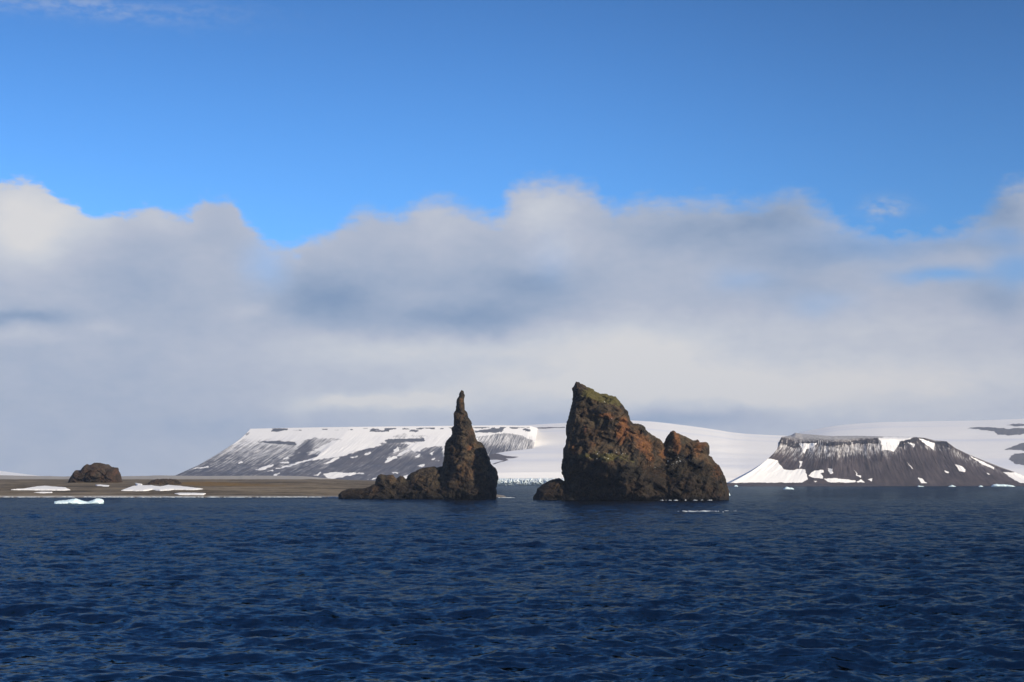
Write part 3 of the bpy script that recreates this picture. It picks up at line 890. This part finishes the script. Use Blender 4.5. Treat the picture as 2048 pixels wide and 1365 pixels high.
def plateau():
    u = np.arange(470, 1082, 1.0)
    v = np.concatenate([[-3, -2, -1.0], np.linspace(0, 1, 130)])
    U, Vv = np.meshgrid(u, v, indexing='xy')
    vc = np.clip(Vv, 0, 1)
    edge = resample([(470, 861), (500, 858.5), (560, 857), (640, 855.5), (760, 854), (900, 852.5), (1000, 851.5), (1060, 852.5), (1078, 858), (1100, 868), (1140, 884), (1200, 905), (1330, 940)], U)
    skew = resample([(470, 188), (600, 185), (720, 160), (900, 130), (1040, 60), (1092, 20), (1330, 0)], U)
    PX = U - skew * vc ** 1.15
    left = np.clip((500 - U) / 30, 0, 1)
    prof = np.interp(vc, [0, .04, .12, .3, .6, 1.0], [0, .05, .16, .37, .68, 1.0])
    PY = edge + (968 - edge) * prof
    Dt = resample([(470, 5500), (500, 5100), (700, 5000), (1000, 5000), (1080, 5000), (1330, 5000)], U)
    Db = resample([(470, 4700), (500, 4350), (700, 4250), (1000, 4330), (1080, 4420), (1330, 4500)], U)
    D = Dt + (Db - Dt) * vc
    # left flank swings away
    D = D + left * 900
    PX = PX + left * 34
    PY = PY + left * 3
    right = sstep(U, 1075, 1081)
    D = D + right * 250; PY = PY + right * 6; PX = PX - right * 30
    # gullies down the fall line
    rn = fbm(P3(U / 26, vc * 2.2, 0), 4, 31, 0.55, ridged=True)
    r2 = fbm(P3(U / 7, vc * 3.0, 2), 3, 32, 0.6, ridged=True)
    env = sstep(vc, 0.02, 0.15) * (1 - 0.6 * sstep(vc, 0.75, 1))
    PY = PY - env * (0.45 + 0.55 * sstep(vc, 0.1, 0.4)) * (rn * 1.5 + r2 * 0.5)
    # two broad shoulders (light and shade of the large forms)
    PY = PY + env * 2.0 * fbm(P3(U / 110 + vc, vc * 2.5, 5), 2, 35)
    # top, running back
    bk = np.clip(-Vv, 0, 3)
    D = D + np.select([bk == 1, bk == 2, bk == 3], [350, 1500, 2600], 0)
    PY = PY + np.select([bk == 1, bk == 2, bk == 3], [-0.6, 1.5, 60], 0)
    n = fbm(P3(PX / 12, PY / 4, 0), 4, 36)
    wx = PX + 7 * n; wy = PY + 2.6 * fbm(P3(PX / 12, PY / 4, 3), 4, 37)
    # snow: general level by region, then patches that stay bare or white
    snow = np.interp(PY, [850, 868, 890, 910, 930, 960], [.97, .88, .62, .48, .36, .22])
    snow = snow + gmask(PX, PY, [(610, 862, 110, 12, .4), (700, 880, 60, 16, .55), (790, 870, 70, 14, .4), (860, 880, 40, 18, .6), (560, 900, 60, 14, -.05), (740, 915, 60, 20, -.15),
                                 (640, 893, 16, 8, .55), (690, 905, 22, 8, .35), (1000, 862, 90, 8, .2), (960, 880, 30, 10, .2), (420, 905, 60, 22, -.05), (860, 925, 70, 12, -.3), (1010, 900, 60, 6, -.2)])
    bare = soft_poly(wx, wy, [
        C2([(1030, 205), (1050, 175), (1110, 172), (1195, 175), (1190, 190), (1120, 195), (1080, 205)]),
        C2([(920, 300), (980, 293), (1100, 290), (1200, 295), (1260, 305), (1260, 325), (1160, 318), (1050, 312)]),
        C2([(780, 240), (810, 212), (840, 215), (820, 232)]), C2([(1325, 182), (1375, 184), (1370, 194), (1330, 192)]),
        C2([(1380, 275), (1450, 262), (1600, 262), (1700, 275), (1690, 288), (1600, 285), (1520, 340), (1440, 370), (1350, 400), (1240, 400), (1300, 340)]),
        C2([(1260, 400), (1480, 420), (1480, 470), (1300, 500), (1180, 470)]),
        C3([(340, 462), (370, 448), (450, 450), (530, 448), (525, 462), (440, 468)]), C3([(705, 462), (715, 446), (780, 446), (800, 455), (760, 468)]),
        C3([(490, 545), (520, 525), (600, 530), (700, 520), (830, 520), (840, 545), (760, 560), (640, 555), (520, 565)]),
        C3([(560, 490), (640, 475), (700, 480), (700, 520), (560, 520)]), C3([(720, 490), (870, 490), (860, 515), (740, 520)]),
        C3([(160, 650), (330, 600), (480, 560), (640, 560), (720, 580), (600, 640), (300, 720), (0, 780), (0, 740)]),
        C3([(120, 615), (260, 525), (300, 530), (200, 590), (260, 590), (120, 640)]),
        C3([(840, 600), (940, 590), (1000, 590), (1010, 700), (860, 700), (780, 650)]),
        C3([(1290, 455), (1350, 445), (1450, 435), (1550, 430), (1560, 455), (1480, 470), (1300, 470)]), C3([(1715, 440), (1740, 432), (1790, 440), (1788, 458), (1740, 458)])], 1.2, 3.2 * fbm(P3(PX / 6, PY / 2.0, 7), 4, 41))
    cliffm = soft_poly(wx, wy, [
        C2([(1030, 205), (1050, 172), (1195, 172), (1190, 190), (1080, 206)]), C2([(920, 300), (1100, 288), (1260, 302), (1260, 327), (1050, 314)]),
        C3([(490, 545), (520, 525), (840, 518), (840, 545), (640, 558), (520, 565)]), C3([(1290, 455), (1350, 443), (1560, 430), (1560, 455), (1480, 470), (1300, 472)]),
        C3([(1715, 440), (1740, 432), (1790, 440), (1788, 458), (1740, 458)]), C3([(705, 462), (715, 446), (800, 448), (760, 468)]), C3([(340, 462), (370, 448), (530, 448), (525, 462)])], 1.2)
    band = sstep(PY - edge, 2.2, 3.4) * sstep(PY - edge, 7.5, 5.5) * sstep(fbm(P3(PX / 22, PY / 6, 9), 4, 39), -0.08, 0.15) * sstep(PX, 560, 620)
    bare = np.maximum(bare, band); cliffm = np.maximum(cliffm, band)
    rib = soft_poly(wx, wy, [C3([(1300, 510), (1400, 490), (1550, 470), (1700, 490), (1800, 540), (1840, 590), (1740, 620), (1660, 660), (1500, 680), (1380, 660)])], 1.5)
    white = soft_poly(wx, wy, [
        C2([(1060, 555), (1250, 500), (1450, 440), (1470, 425), (1700, 300), (2048, 200), (2048, 330), (1850, 380), (1700, 430), (1400, 470), (1200, 530)]),
        C2([(885, 560), (1000, 520), (1055, 505), (1040, 530), (930, 565)]), C2([(730, 495), (770, 475), (770, 490), (740, 505)]), C2([(1010, 575), (1040, 553), (1060, 570)]),
        C2([(1530, 500), (1660, 440), (1680, 445), (1560, 500)]), C2([(1780, 440), (1840, 428), (1830, 440)]), C2([(1060, 612), (1110, 585), (1110, 600), (1085, 615)]),
        C2([(1440, 612), (1500, 577), (1500, 585), (1460, 615)]), C2([(1520, 600), (1640, 580), (1700, 600), (1810, 585), (1810, 605), (1640, 635), (1570, 640)]), C2([(1840, 592), (1900, 582), (1895, 592)]),
        C2([(300, 552), (380, 535), (460, 526), (450, 538), (350, 545)]), C2([(1120, 490), (1190, 482), (1200, 495), (1150, 498)]), C2([(1145, 460), (1190, 440), (1180, 455)]),
        C2([(1900, 415), (1960, 390), (1950, 405)]),
        C3([(480, 742), (530, 690), (580, 680), (585, 700), (530, 730)]), C3([(590, 680), (620, 655), (700, 618), (705, 630), (640, 668)]), C3([(555, 650), (600, 600), (620, 612), (600, 640)]),
        C3([(725, 600), (830, 560), (1000, 480), (1080, 440), (1080, 560), (940, 590), (850, 600), (800, 630), (740, 630)]), C3([(765, 690), (800, 663), (790, 690)]),
        C3([(770, 770), (840, 750), (850, 765), (820, 778)]), C3([(885, 660), (930, 640), (910, 668)]), C3([(300, 668), (350, 643), (360, 650), (320, 672)]), C3([(190, 690), (245, 680), (200, 697)]),
        C3([(230, 835), (305, 826), (300, 835)]), C3([(555, 828), (615, 823), (600, 835)]), C3([(0, 870), (0, 840), (60, 822), (110, 830), (215, 830), (210, 845), (100, 860), (20, 885)]),
        C3([(890, 705), (930, 700), (920, 712)]), C3([(940, 718), (980, 720), (975, 730)]),
        C3([(350, 885), (420, 870), (420, 880)]), C3([(640, 860), (700, 848), (680, 885)])], 0.9, 1.3 * fbm(P3(PX / 5, PY / 1.8, 3), 4, 42))
    snow = snow + 0.14 * fbm(P3(PX / 18, PY / 5, 6), 4, 43)
    snow = snow * (1 - bare * 0.52) * (1 - 0.7 * cliffm) + white * 0.9
    snow = np.where(rib > 0, snow * (1 - rib) + rib * (0.50 - 0.25 * sstep(PY, 885, 902) * sstep(PX, 1050, 980)), snow)
    streak = np.clip(0.75 - 0.6 * white, 0.15, 1) * (0.4 + 1.2 * sstep(PY, 858, 875)) * (1 - 0.2 * sstep(PY, 915, 945))
    uv = np.stack([(U + 0 * PX) / 100, vc], -1)
    o = sheet('plateau_hill', PX, PY, D, M_PLATEAU, {'snow': snow, 'cliff': cliffm, 'streak': streak}, uv)
    tag(o, kind='structure')


plateau()

GT = [(860, 905), (930, 880), (980, 862), (1020, 853), (1060, 850), (1130, 846), (1200, 842), (1260, 841), (1300, 843), (1330, 846), (1400, 855), (1440, 861), (1455, 864), (1490, 868), (1540, 870.5), (1570, 871.5), (1620, 874), (1680, 880), (1750, 900)]


def glacier():
    px = np.arange(935, 1752, 2.0)
    s = np.concatenate([np.linspace(0, 1, 150), [1.06, 1.3, 1.6]])
    PX, S = np.meshgrid(px, s, indexing='xy')
    topy = smooth_top(GT, PX, 16)
    front = resample([(860, 957), (1150, 957), (1400, 963), (1480, 967), (1752, 967)], PX)
    sc = np.clip(S, 0, 1)
    PY = front + (topy - front) * sc
    D = np.interp(sc, [0, .1, .25, .4, .55, .7, .85, 1], [4180, 4220, 4350, 4560, 4820, 5150, 5550, 6100])
    env = sstep(sc, 0, .12) * sstep(sc, 1, .72)
    und = fbm(P3(PX / 380, PY / 11, 1), 3, 71, 0.4)
    PY = PY + env * 3.0 * und
    ex = S - sc
    D = D + ex * 3000; PY = PY + np.select([ex > .5, ex > .2, ex > 0], [60, 12, 0.3], 0)
    wy = PY + 1.2 * fbm(P3(PX / 20, PY / 5, 0), 3, 73)
    rockm = soft_poly(PX, wy, [C3([(1390, 655), (1500, 660), (1580, 680), (1680, 688), (1640, 698), (1560, 700), (1590, 715), (1560, 722), (1480, 712), (1400, 712)]),
                               C3([(1440, 748), (1560, 718), (1570, 722), (1460, 752)]), C4([(95, 520), (200, 512), (400, 510), (400, 516), (200, 524)])], 0.8)
    o = sheet('glacier', PX, PY, D, M_GLACIER, {'snow': 1 - rockm, 'streak': 0 * PX, 'cliff': 0 * PX}, np.stack([PX / 100, sc], -1))
    tag(o, kind='structure')
    # crevassed ice front standing in the water
    px = np.arange(935, 1500, 0.5)
    t = np.linspace(0, 1, 60)
    PX, T = np.meshgrid(px, t, indexing='xy')
    topy = resample([(860, 956.3), (1150, 956.3), (1300, 959), (1400, 963), (1500, 966.5)], PX) + 1.4 * fbm(P3(PX / 9, 0, 0), 3, 75)
    PY = 972.2 + (topy - 972.2) * T
    blk = fbm(P3(PX / 4.5, T * 2.6, 0), 4, 76, 0.6, ridged=True)
    blk2 = fbm(P3(PX / 14, T * 1.5, 3), 3, 77, 0.5, ridged=True)
    D = 4150 + 36 * T - 26 * blk * np.sin(np.pi * np.clip(T, 0.04, .96)) - 22 * blk2 * np.sin(np.pi * T)
    oi = sheet('ice_cliff', PX, PY, D, M_CLIFFICE, parent=o)
    oi.location = (0, 0, 0)


M_GLACIER = mat_mountain('glacier_snow', (0.10, 0.09, 0.09), (0.13, 0.11, 0.11), (0.1, 0.1, 0.1), True)
M_CLIFFICE = mat_ice('glacier_ice', (0.82, 0.87, 0.87), (0.55, 0.72, 0.75), sc=0.05)
glacier()


def dome():
    px = np.arange(1560, 2420, 2.0)
    s = np.concatenate([np.linspace(0, 1, 140), [1.06, 1.3, 1.6]])
    PX, S = np.meshgrid(px, s, indexing='xy')
    topy = smooth_top([(1560, 880), (1590, 868), (1620, 861), (1660, 853), (1700, 848.5), (1760, 844.5), (1850, 843), (1950, 841.5), (2048, 838), (2420, 830)], PX)
    sc = np.clip(S, 0, 1)
    PY = 968 + (topy - 968) * sc
    D = np.interp(sc, [0, .1, .25, .4, .55, .7, .85, 1], [4400, 4460, 4650, 4950, 5350, 5900, 6500, 7300])
    env = sstep(sc, 0, .12) * sstep(sc, 1, .72)
    PY = PY + env * 3.0 * fbm(P3(PX / 260, PY / 16, 1), 3, 81, 0.45)
    ex = S - sc
    D = D + ex * 3000; PY = PY + np.select([ex > .5, ex > .2, ex > 0], [60, 12, 0.3], 0)
    wx = PX + 5 * fbm(P3(PX / 14, PY / 5, 0), 3, 83); wy = PY + 2.5 * fbm(P3(PX / 14, PY / 5, 5), 3, 84)
    rk = soft_poly(wx, wy, [C5([(1640, 133), (1720, 122), (1800, 125), (1920, 135), (2080, 130), (2400, 120), (2400, 190), (2060, 172), (1940, 186), (1860, 180), (1830, 155), (1700, 140)]),
                            C5([(1915, 110), (2000, 100), (2400, 95), (2400, 112), (1980, 119)]), C5([(1910, 287), (1960, 265), (2060, 232), (2400, 200), (2400, 300), (1950, 292)]),
                            C5([(1940, 352), (1980, 318), (2060, 312), (2400, 330), (2400, 440), (2060, 402), (1990, 392), (1945, 372)])], 1.5)
    o = sheet('ice_dome', PX, PY, D, M_DOME, {'snow': 1 - rk * 0.78, 'streak': 0.25 + 0.5 * rk, 'cliff': 0 * PX}, np.stack([PX / 100, sc * 2], -1))
    tag(o, kind='structure')


M_DOME = mat_mountain('dome_snow', (0.13, 0.13, 0.14), (0.18, 0.17, 0.17), (0.1, 0.1, 0.1), True)
dome()


def table():
    u = np.arange(1556, 2240, 0.8)
    v = np.concatenate([[-4, -3, -2, -1.0], np.linspace(0, 1, 130)])
    U, Vv = np.meshgrid(u, v, indexing='xy')
    vc = np.clip(Vv, 0, 1)
    # brink of the cliff
    edge = resample([(1462, 970.5), (1475, 969), (1526, 968), (1531, 918), (1534, 912), (1548, 896), (1558, 888), (1563, 876), (1580, 877), (1605, 883), (1640, 881), (1680, 884), (1720, 880), (1755, 878), (1768, 880), (1795, 880), (1830, 876), (1850, 877),
                     (1870, 884), (1893, 885), (1900, 890), (1912, 898), (1940, 912), (1965, 922), (2000, 936), (2032, 947), (2060, 960), (2100, 967), (2240, 969)], U)
    sil = resample([(1462, 970.3), (1475, 968.8), (1526, 967.8), (1531, 915), (1534, 909), (1548, 893), (1558, 884), (1563, 874.5), (1582, 871), (1591, 865.8), (1603, 868), (1630, 870), (1660, 872.5), (1715, 872), (1757, 873), (1830, 874.3), (1850, 876), (1870, 881), (1893, 883),
                    (1900, 888), (1912, 897), (1940, 910), (1965, 920), (2000, 934), (2032, 945), (2060, 958), (2100, 965), (2240, 967)], U)
    edge = edge + 0.8 * fbm(P3(U / 8, 0, 0), 3, 91)
    isc = sstep(U, 1555, 1565) * sstep(U, 1905, 1890)
    p1 = np.interp(vc, [0, .06, .14, .4, .7, .92, 1.0], [0, .10, .17, .42, .72, .94, 1.0])
    PY = edge + (972.7 - edge) * p1
    skew = resample([(1556, 122), (1575, 90), (1610, 45), (1660, 10), (1720, -12), (1800, -34), (1900, -52), (2240, 0)], U)
    PX = U - skew * vc ** 1.6
    bay = 70 * fbm(P3(U / 90, 0, 0), 2, 95)
    Dt = resample([(1480, 3500), (1526, 3510), (1531, 3620), (1565, 3650), (1700, 3640), (1900, 3680), (2000, 3680), (2240, 3650)], U) + bay * isc
    Db = 3490
    Dp = np.interp(vc, [0, .06, .14, .4, .7, .92, 1.0], [0, .03, .13, .42, .72, .90, 1.0])
    D = Dt + (Db - Dt) * Dp
    D = D + 110 * sstep(U, 1560, 1556)
    rn = fbm(P3(U / 22, vc * 1.3, 0), 4, 92, 0.55, ridged=True)
    r2 = fbm(P3(U / 6, vc * 2.2, 2), 3, 93, 0.6, ridged=True)
    env = sstep(vc, 0.0, 0.05) * (1 - 0.9 * sstep(vc, 0.8, 1))
    D = D - env * (1 - 0.75 * sstep(vc, 0.45, 0.8)) * (rn * 7 + r2 * 1.6)
    PY = PY - env * (0.3 * r2)
    bk = np.clip(-Vv, 0, 4)
    D = D + np.select([bk == 1, bk == 2, bk == 3, bk == 4], [50, 130, 230, 300], 0)
    PY = np.where(bk == 1, edge * 0.5 + sil * 0.5, PY); PY = np.where(bk == 2, sil, PY); PY = np.where(bk == 3, sil + 4, PY); PY = np.where(bk == 4, 971.5, PY)
    wx = PX + 3 * fbm(P3(PX / 10, PY / 5, 0), 4, 96); wy = PY + 2.0 * fbm(P3(PX / 10, PY / 5, 4), 4, 97)
    snow = np.interp(PY - edge, [-10, 0, 8, 16, 28, 45], [.55, .40, .43, .46, .38, .12])
    snow = snow * sstep(PX, 1830, 1770) + (1 - sstep(PX, 1830, 1770)) * np.interp(PY - edge, [-10, 0, 8, 16, 28, 45], [.6, .20, .35, .30, .15, .0])
    snow = np.where(Vv < 0, 0.50, snow)
    cliff = soft_poly(wx, wy, [C5([(292, 198), (320, 200), (430, 245), (430, 278), (380, 272), (290, 240)]), C5([(800, 225), (990, 208), (995, 240), (900, 245), (810, 245)]), C5([(430, 235), (560, 230), (560, 245), (440, 248)]),
                               C5([(590, 235), (800, 232), (800, 252), (620, 262)]), C5([(1125, 235), (1180, 225), (1275, 200), (1275, 225), (1200, 240), (1180, 270), (1140, 265)]), C5([(1400, 230), (1495, 228), (1500, 248), (1420, 250)])], 1.0)
    white = soft_poly(wx, wy, [C5([(430, 245), (555, 240), (520, 270), (480, 285), (462, 315), (450, 285)]), C5([(1000, 205), (1250, 200), (1160, 225), (1110, 300), (1090, 295), (1030, 285), (1020, 235)]),
                               C5([(1290, 205), (1400, 240), (1395, 285), (1340, 250)]), C5([(1210, 235), (1260, 250), (1255, 272)]), C5([(1550, 395), (1600, 405), (1625, 430), (1620, 450), (1580, 440)]),
                               C5([(1475, 436), (1510, 450), (1505, 460), (1480, 452)]), C5([(1280, 485), (1310, 495), (1350, 530), (1310, 532)]), C5([(1660, 335), (1740, 370), (1830, 415), (1830, 428), (1740, 390)]),
                               C5([(1900, 450), (1990, 455), (2100, 500), (2100, 560), (2020, 525), (1940, 480)]), C5([(495, 475), (530, 440), (600, 432), (605, 450), (575, 460), (600, 480), (600, 495), (520, 490)]),
                               C5([(635, 425), (660, 425), (672, 455), (655, 465), (640, 445)]), C5([(825, 435), (850, 470), (875, 478), (870, 488), (845, 478)]), C5([(605, 497), (700, 495), (830, 510), (830, 524), (640, 522)]),
                               C5([(835, 522), (870, 503), (900, 524)]), C5([(920, 500), (955, 495), (952, 515)]), C5([(430, 372), (448, 372), (440, 400), (428, 425)]), C5([(530, 512), (560, 515), (540, 522)]),
                               C5([(-260, 330), (190, 350), (270, 362), (280, 390), (320, 432), (380, 437), (425, 425), (470, 430), (490, 500), (450, 524), (-260, 527)]),
                               C5([(-260, 240), (190, 240), (190, 350), (-260, 360)]), C5([(1200, 378), (1250, 425), (1240, 425)]), C5([(1780, 455), (1805, 463), (1790, 468)])], 0.9)
    cliff = cliff * sstep(fbm(P3(PX / 4, PY / 4, 8), 3, 98), -0.35, 0.1)
    snow = snow * (1 - 0.85 * cliff) + white
    snow = np.where(PY > 966.5, snow * 0.1, snow)
    streak = np.clip(1.25 - 1.2 * white, 0.1, 1.25) * (1 - 0.7 * sstep(PY, 925, 945))
    streak = np.where(Vv < 0, 0.4, streak)
    o = sheet('table_hill', PX, PY, D, M_TABLE, {'snow': snow, 'cliff': cliff, 'streak': streak}, np.stack([(U + 0 * PX) / 100 + 0 * Vv, Vv], -1))
    tag(o, kind='structure')


table()


def shore():
    px = np.arange(1440, 1760, 1.0)
    rows = np.array([0, 0.35, 0.7, 1.0, 1.3])
    PX, S = np.meshgrid(px, rows, indexing='xy')
    top = resample([(1440, 973.4), (1470, 972.4), (1482, 968.6), (1500, 967.8), (1600, 967.2), (1760, 968)], PX) + 0.4 * fbm(P3(PX / 14, 0, 0), 3, 99)
    PY = 973.6 + (top - 973.6) * np.clip(S, 0, 1)
    PY = np.where(S > 1, 974.5, PY)
    D = 3400 + 60 * S
    o = sheet('shore', PX, PY, D, M_TABLE, {'snow': 0 * PX, 'cliff': 0 * PX, 'streak': 0.3 + 0 * PX}, np.stack([PX / 100, S], -1))
    tag(o, kind='structure')


shore()


def far_slope():
    px = np.arange(-300, 110, 2.0); s = np.linspace(0, 1, 20)
    PX, S = np.meshgrid(px, s, indexing='xy')
    topy = resample([(-300, 915), (-150, 930), (0, 942), (30, 946), (75, 951.5), (110, 955)], PX)
    PY = 963.5 + (topy - 963.5) * S
    D = 6500 + 1500 * S
    PX2 = np.concatenate([PX, PX[-1:]]); PY2 = np.concatenate([PY, PY[-1:] + 25]); D2 = np.concatenate([D, D[-1:] + 1500])
    o = sheet('snow_slope', PX2, PY2, D2, M_SNOW)
    tag(o, kind='structure')


far_slope()

# ------------------------------------------------------------------ floating ice
def ice(name, poly, D, h, thick, label, seed=0, rough=0.12, group='pieces of floating ice'):
    V, F = rock(poly, D, h, thick, thick, max(thick * 0.5, 0.5), rough=rough, edge=h * 0.8, seed=seed, zbot=-0.8, scl=0.35)
    c = V.mean(0); c[2] = 0
    o = mesh_obj(name, V, F, M_ICE, origin=c)
    tag(o, label, 'ice floe', group)
    return o


fl = C1([(530, 625), (534, 602), (560, 596), (640, 590), (700, 579), (740, 573), (790, 590), (820, 600), (860, 604), (900, 590), (940, 572), (980, 575), (1005, 585), (1010, 605), (1006, 622), (1000, 650), (530, 650)])
ice('ice_floe', fl, 722, 0.16, 4.5, 'pale blue-white ice floe with two humps drifting off the beach at the left', 1)


def dist(py): return CAMH * FPX / (py - 964.0)


def small_ice(x0, x1, ytop, ybot, label, seed, shape=None):
    r = random.Random(seed)
    n = 7
    pts = [(x0 - 0.2, ybot + 2), (x0, ybot - 0.3)]
    for k in range(1, n):
        t = k / n
        hgt = (shape[k - 1] if shape else r.uniform(.5, 1)) * (ybot - ytop)
        pts.append((x0 + (x1 - x0) * t, ybot - hgt))
    pts += [(x1, ybot - 0.3), (x1 + 0.2, ybot + 2)]
    D = dist(ybot)
    wm = (x1 - x0) * D / FPX
    return ice('ice_floe', pts, D, max(wm / 26, 0.12), wm * 0.25, label, seed, rough=0.1)


small_ice(1567, 1588, 974, 979, 'small white ice floe on open water in front of the table hill', 11, [.8, 1, .9, .6, .7, .5])
small_ice(1455.5, 1460.5, 985.5, 991.5, 'white ice fragment against the right foot of the massive sea stack', 12, [.4, .8, 1, 1, .7, .4])
small_ice(1981, 2031, 968.6, 973.6, 'long grey-white ice slab at the far shore, rightmost in the photo', 13, [1, .9, .85, .8, .7, .45])
small_ice(1897, 1912, 970.2, 973.6, 'low pointed ice chunk at the far shore under the middle of the dark slope', 14, [.3, .6, 1, .8, .5, .3])
small_ice(1957, 1967, 971.2, 973.8, 'tiny ice chunk at the far shore just left of the long ice slab', 15, [.4, .8, 1, .8, .6, .3])
small_ice(1835, 1848, 971.3, 973.6, 'tiny ice chunk at the far shore below the lowest snow streak of the table hill', 16, [.9, .7, .5, .5, .4, .3])
small_ice(1468, 1476, 970, 973.4, 'small ice chunk at the glacier shore just right of the massive sea stack', 17, [.5, 1, .7, .8, .9, .4])

# ------------------------------------------------------------------ foam and surf
def foam(name, pieces, label, kind='stuff', seed=0):
    """pieces: (x, y, z, rx, ry, rz); broken lumps of white water"""
    rr = np.random.default_rng(seed)
    nu, nv = 10, 5
    V = []; F = []; off = 0
    th = np.linspace(0, 2 * np.pi, nu, endpoint=False)
    for (x, y, z, rx, ry, rz) in pieces:
        rad = 1 + 0.35 * rr.normal(size=nu)
        rad = np.clip(rad, 0.45, 1.6)
        for k in range(nv):
            f = math.cos(k / (nv - 1) * math.pi / 2); zz = math.sin(k / (nv - 1) * math.pi / 2)
            jit = 1 + 0.15 * rr.normal(size=nu)
            V.append(np.stack([x + rx * f * rad * np.cos(th), y + ry * f * rad * np.sin(th), z + rz * (zz - 0.3) * jit], -1))
        i = np.arange(nv * nu).reshape(nv, nu) + off
        q = np.stack([i[:-1], np.roll(i[:-1], -1, 1), np.roll(i[1:], -1, 1), i[1:]], -1).reshape(-1, 4)
        F.append(q); off += nu * nv
    V = np.concatenate(V); F = np.concatenate(F)
    o = mesh_obj(name, V, F, M_FOAM)
    tag(o, label, 'foam', kind=kind)
    return o


rr = np.random.default_rng(21)
pcs = []
dens = lambda px: 0.4 + 0.6 * float(perlin(P3(px / 30.0, 0, 0), 14) > -0.1)
while len(pcs) < 330:
    px = rr.uniform(-60, 700)
    k = 1.0 if px > 200 else 0.5
    if rr.random() > dens(px) * k: continue
    p = unproj(px, 995.4 - abs(rr.normal()) * 0.9 + 0.4, 1.0)
    D = 1010 - rr.uniform(-5, 9)
    x = (px - 1024) / (FPX) * D
    pcs.append((x, D - 3 + 3.0 * float(perlin(P3(x / 25, 0, 0), 12)), 0.25, rr.uniform(.4, 2.0), rr.uniform(.25, .6), rr.uniform(.1, .45)))
foam('surf', pcs, 'broken white surf and ice crumbs along the edge of the beach', seed=1)
pcs = []
for _ in range(60):
    px = 1402 + rr.normal() * 22; D = 530 + rr.normal() * 5
    pcs.append(((px - 1024) / FPX * D, D, 0.12, rr.uniform(.2, .8), rr.uniform(.2, .5), rr.uniform(.05, .15)))
foam('whitecap', pcs, 'white breaking patch of foam on the sea below the massive stack', seed=2)
pcs = []
for _ in range(15):
    px = rr.choice([1325, 1342, 1370, 1380, 1400, 1418]) + rr.normal() * 5; D = 842.5 + rr.normal() * 0.8
    pcs.append(((px - 1024) / FPX * D, D, 0.15, rr.uniform(.3, 1.0), rr.uniform(.3, .6), rr.uniform(.1, .4)))
for _ in range(30):
    px = 1010 + rr.normal() * 8; D = 985 + rr.normal() * 2
    pcs.append(((px - 1024) / FPX * D, D, 0.1, rr.uniform(.5, 1.5), rr.uniform(.3, .7), rr.uniform(.1, .35)))
foam('foam', pcs, 'flecks of foam where the sea meets the rock stacks', seed=3)

# ------------------------------------------------------------------ air
def haze():
    x0, x1, y0, y1, z0, z1 = -9500, 9500, -300, 9900, -5, 400
    V = [(x0, y0, z0), (x1, y0, z0), (x1, y1, z0), (x0, y1, z0), (x0, y0, z1), (x1, y0, z1), (x1, y1, z1), (x0, y1, z1)]
    F = [(0, 3, 2, 1), (4, 5, 6, 7), (0, 1, 5, 4), (1, 2, 6, 5), (2, 3, 7, 6), (3, 0, 4, 7)]
    m = bpy.data.materials.new('air'); m.use_nodes = True
    m.node_tree.nodes.remove(m.node_tree.nodes['Principled BSDF'])
    pv = m.node_tree.nodes.new('ShaderNodeVolumePrincipled')
    pv.inputs['Color'].default_value = (0.60, 0.75, 1.0, 1)
    pv.inputs['Density'].default_value = 0.00004
    pv.inputs['Anisotropy'].default_value = 0.0
    m.node_tree.links.new(pv.outputs[0], m.node_tree.nodes['Material Output'].inputs['Volume'])
    o = mesh_obj('haze', V, F, m, smooth=False)
    tag(o, kind='stuff')


haze()
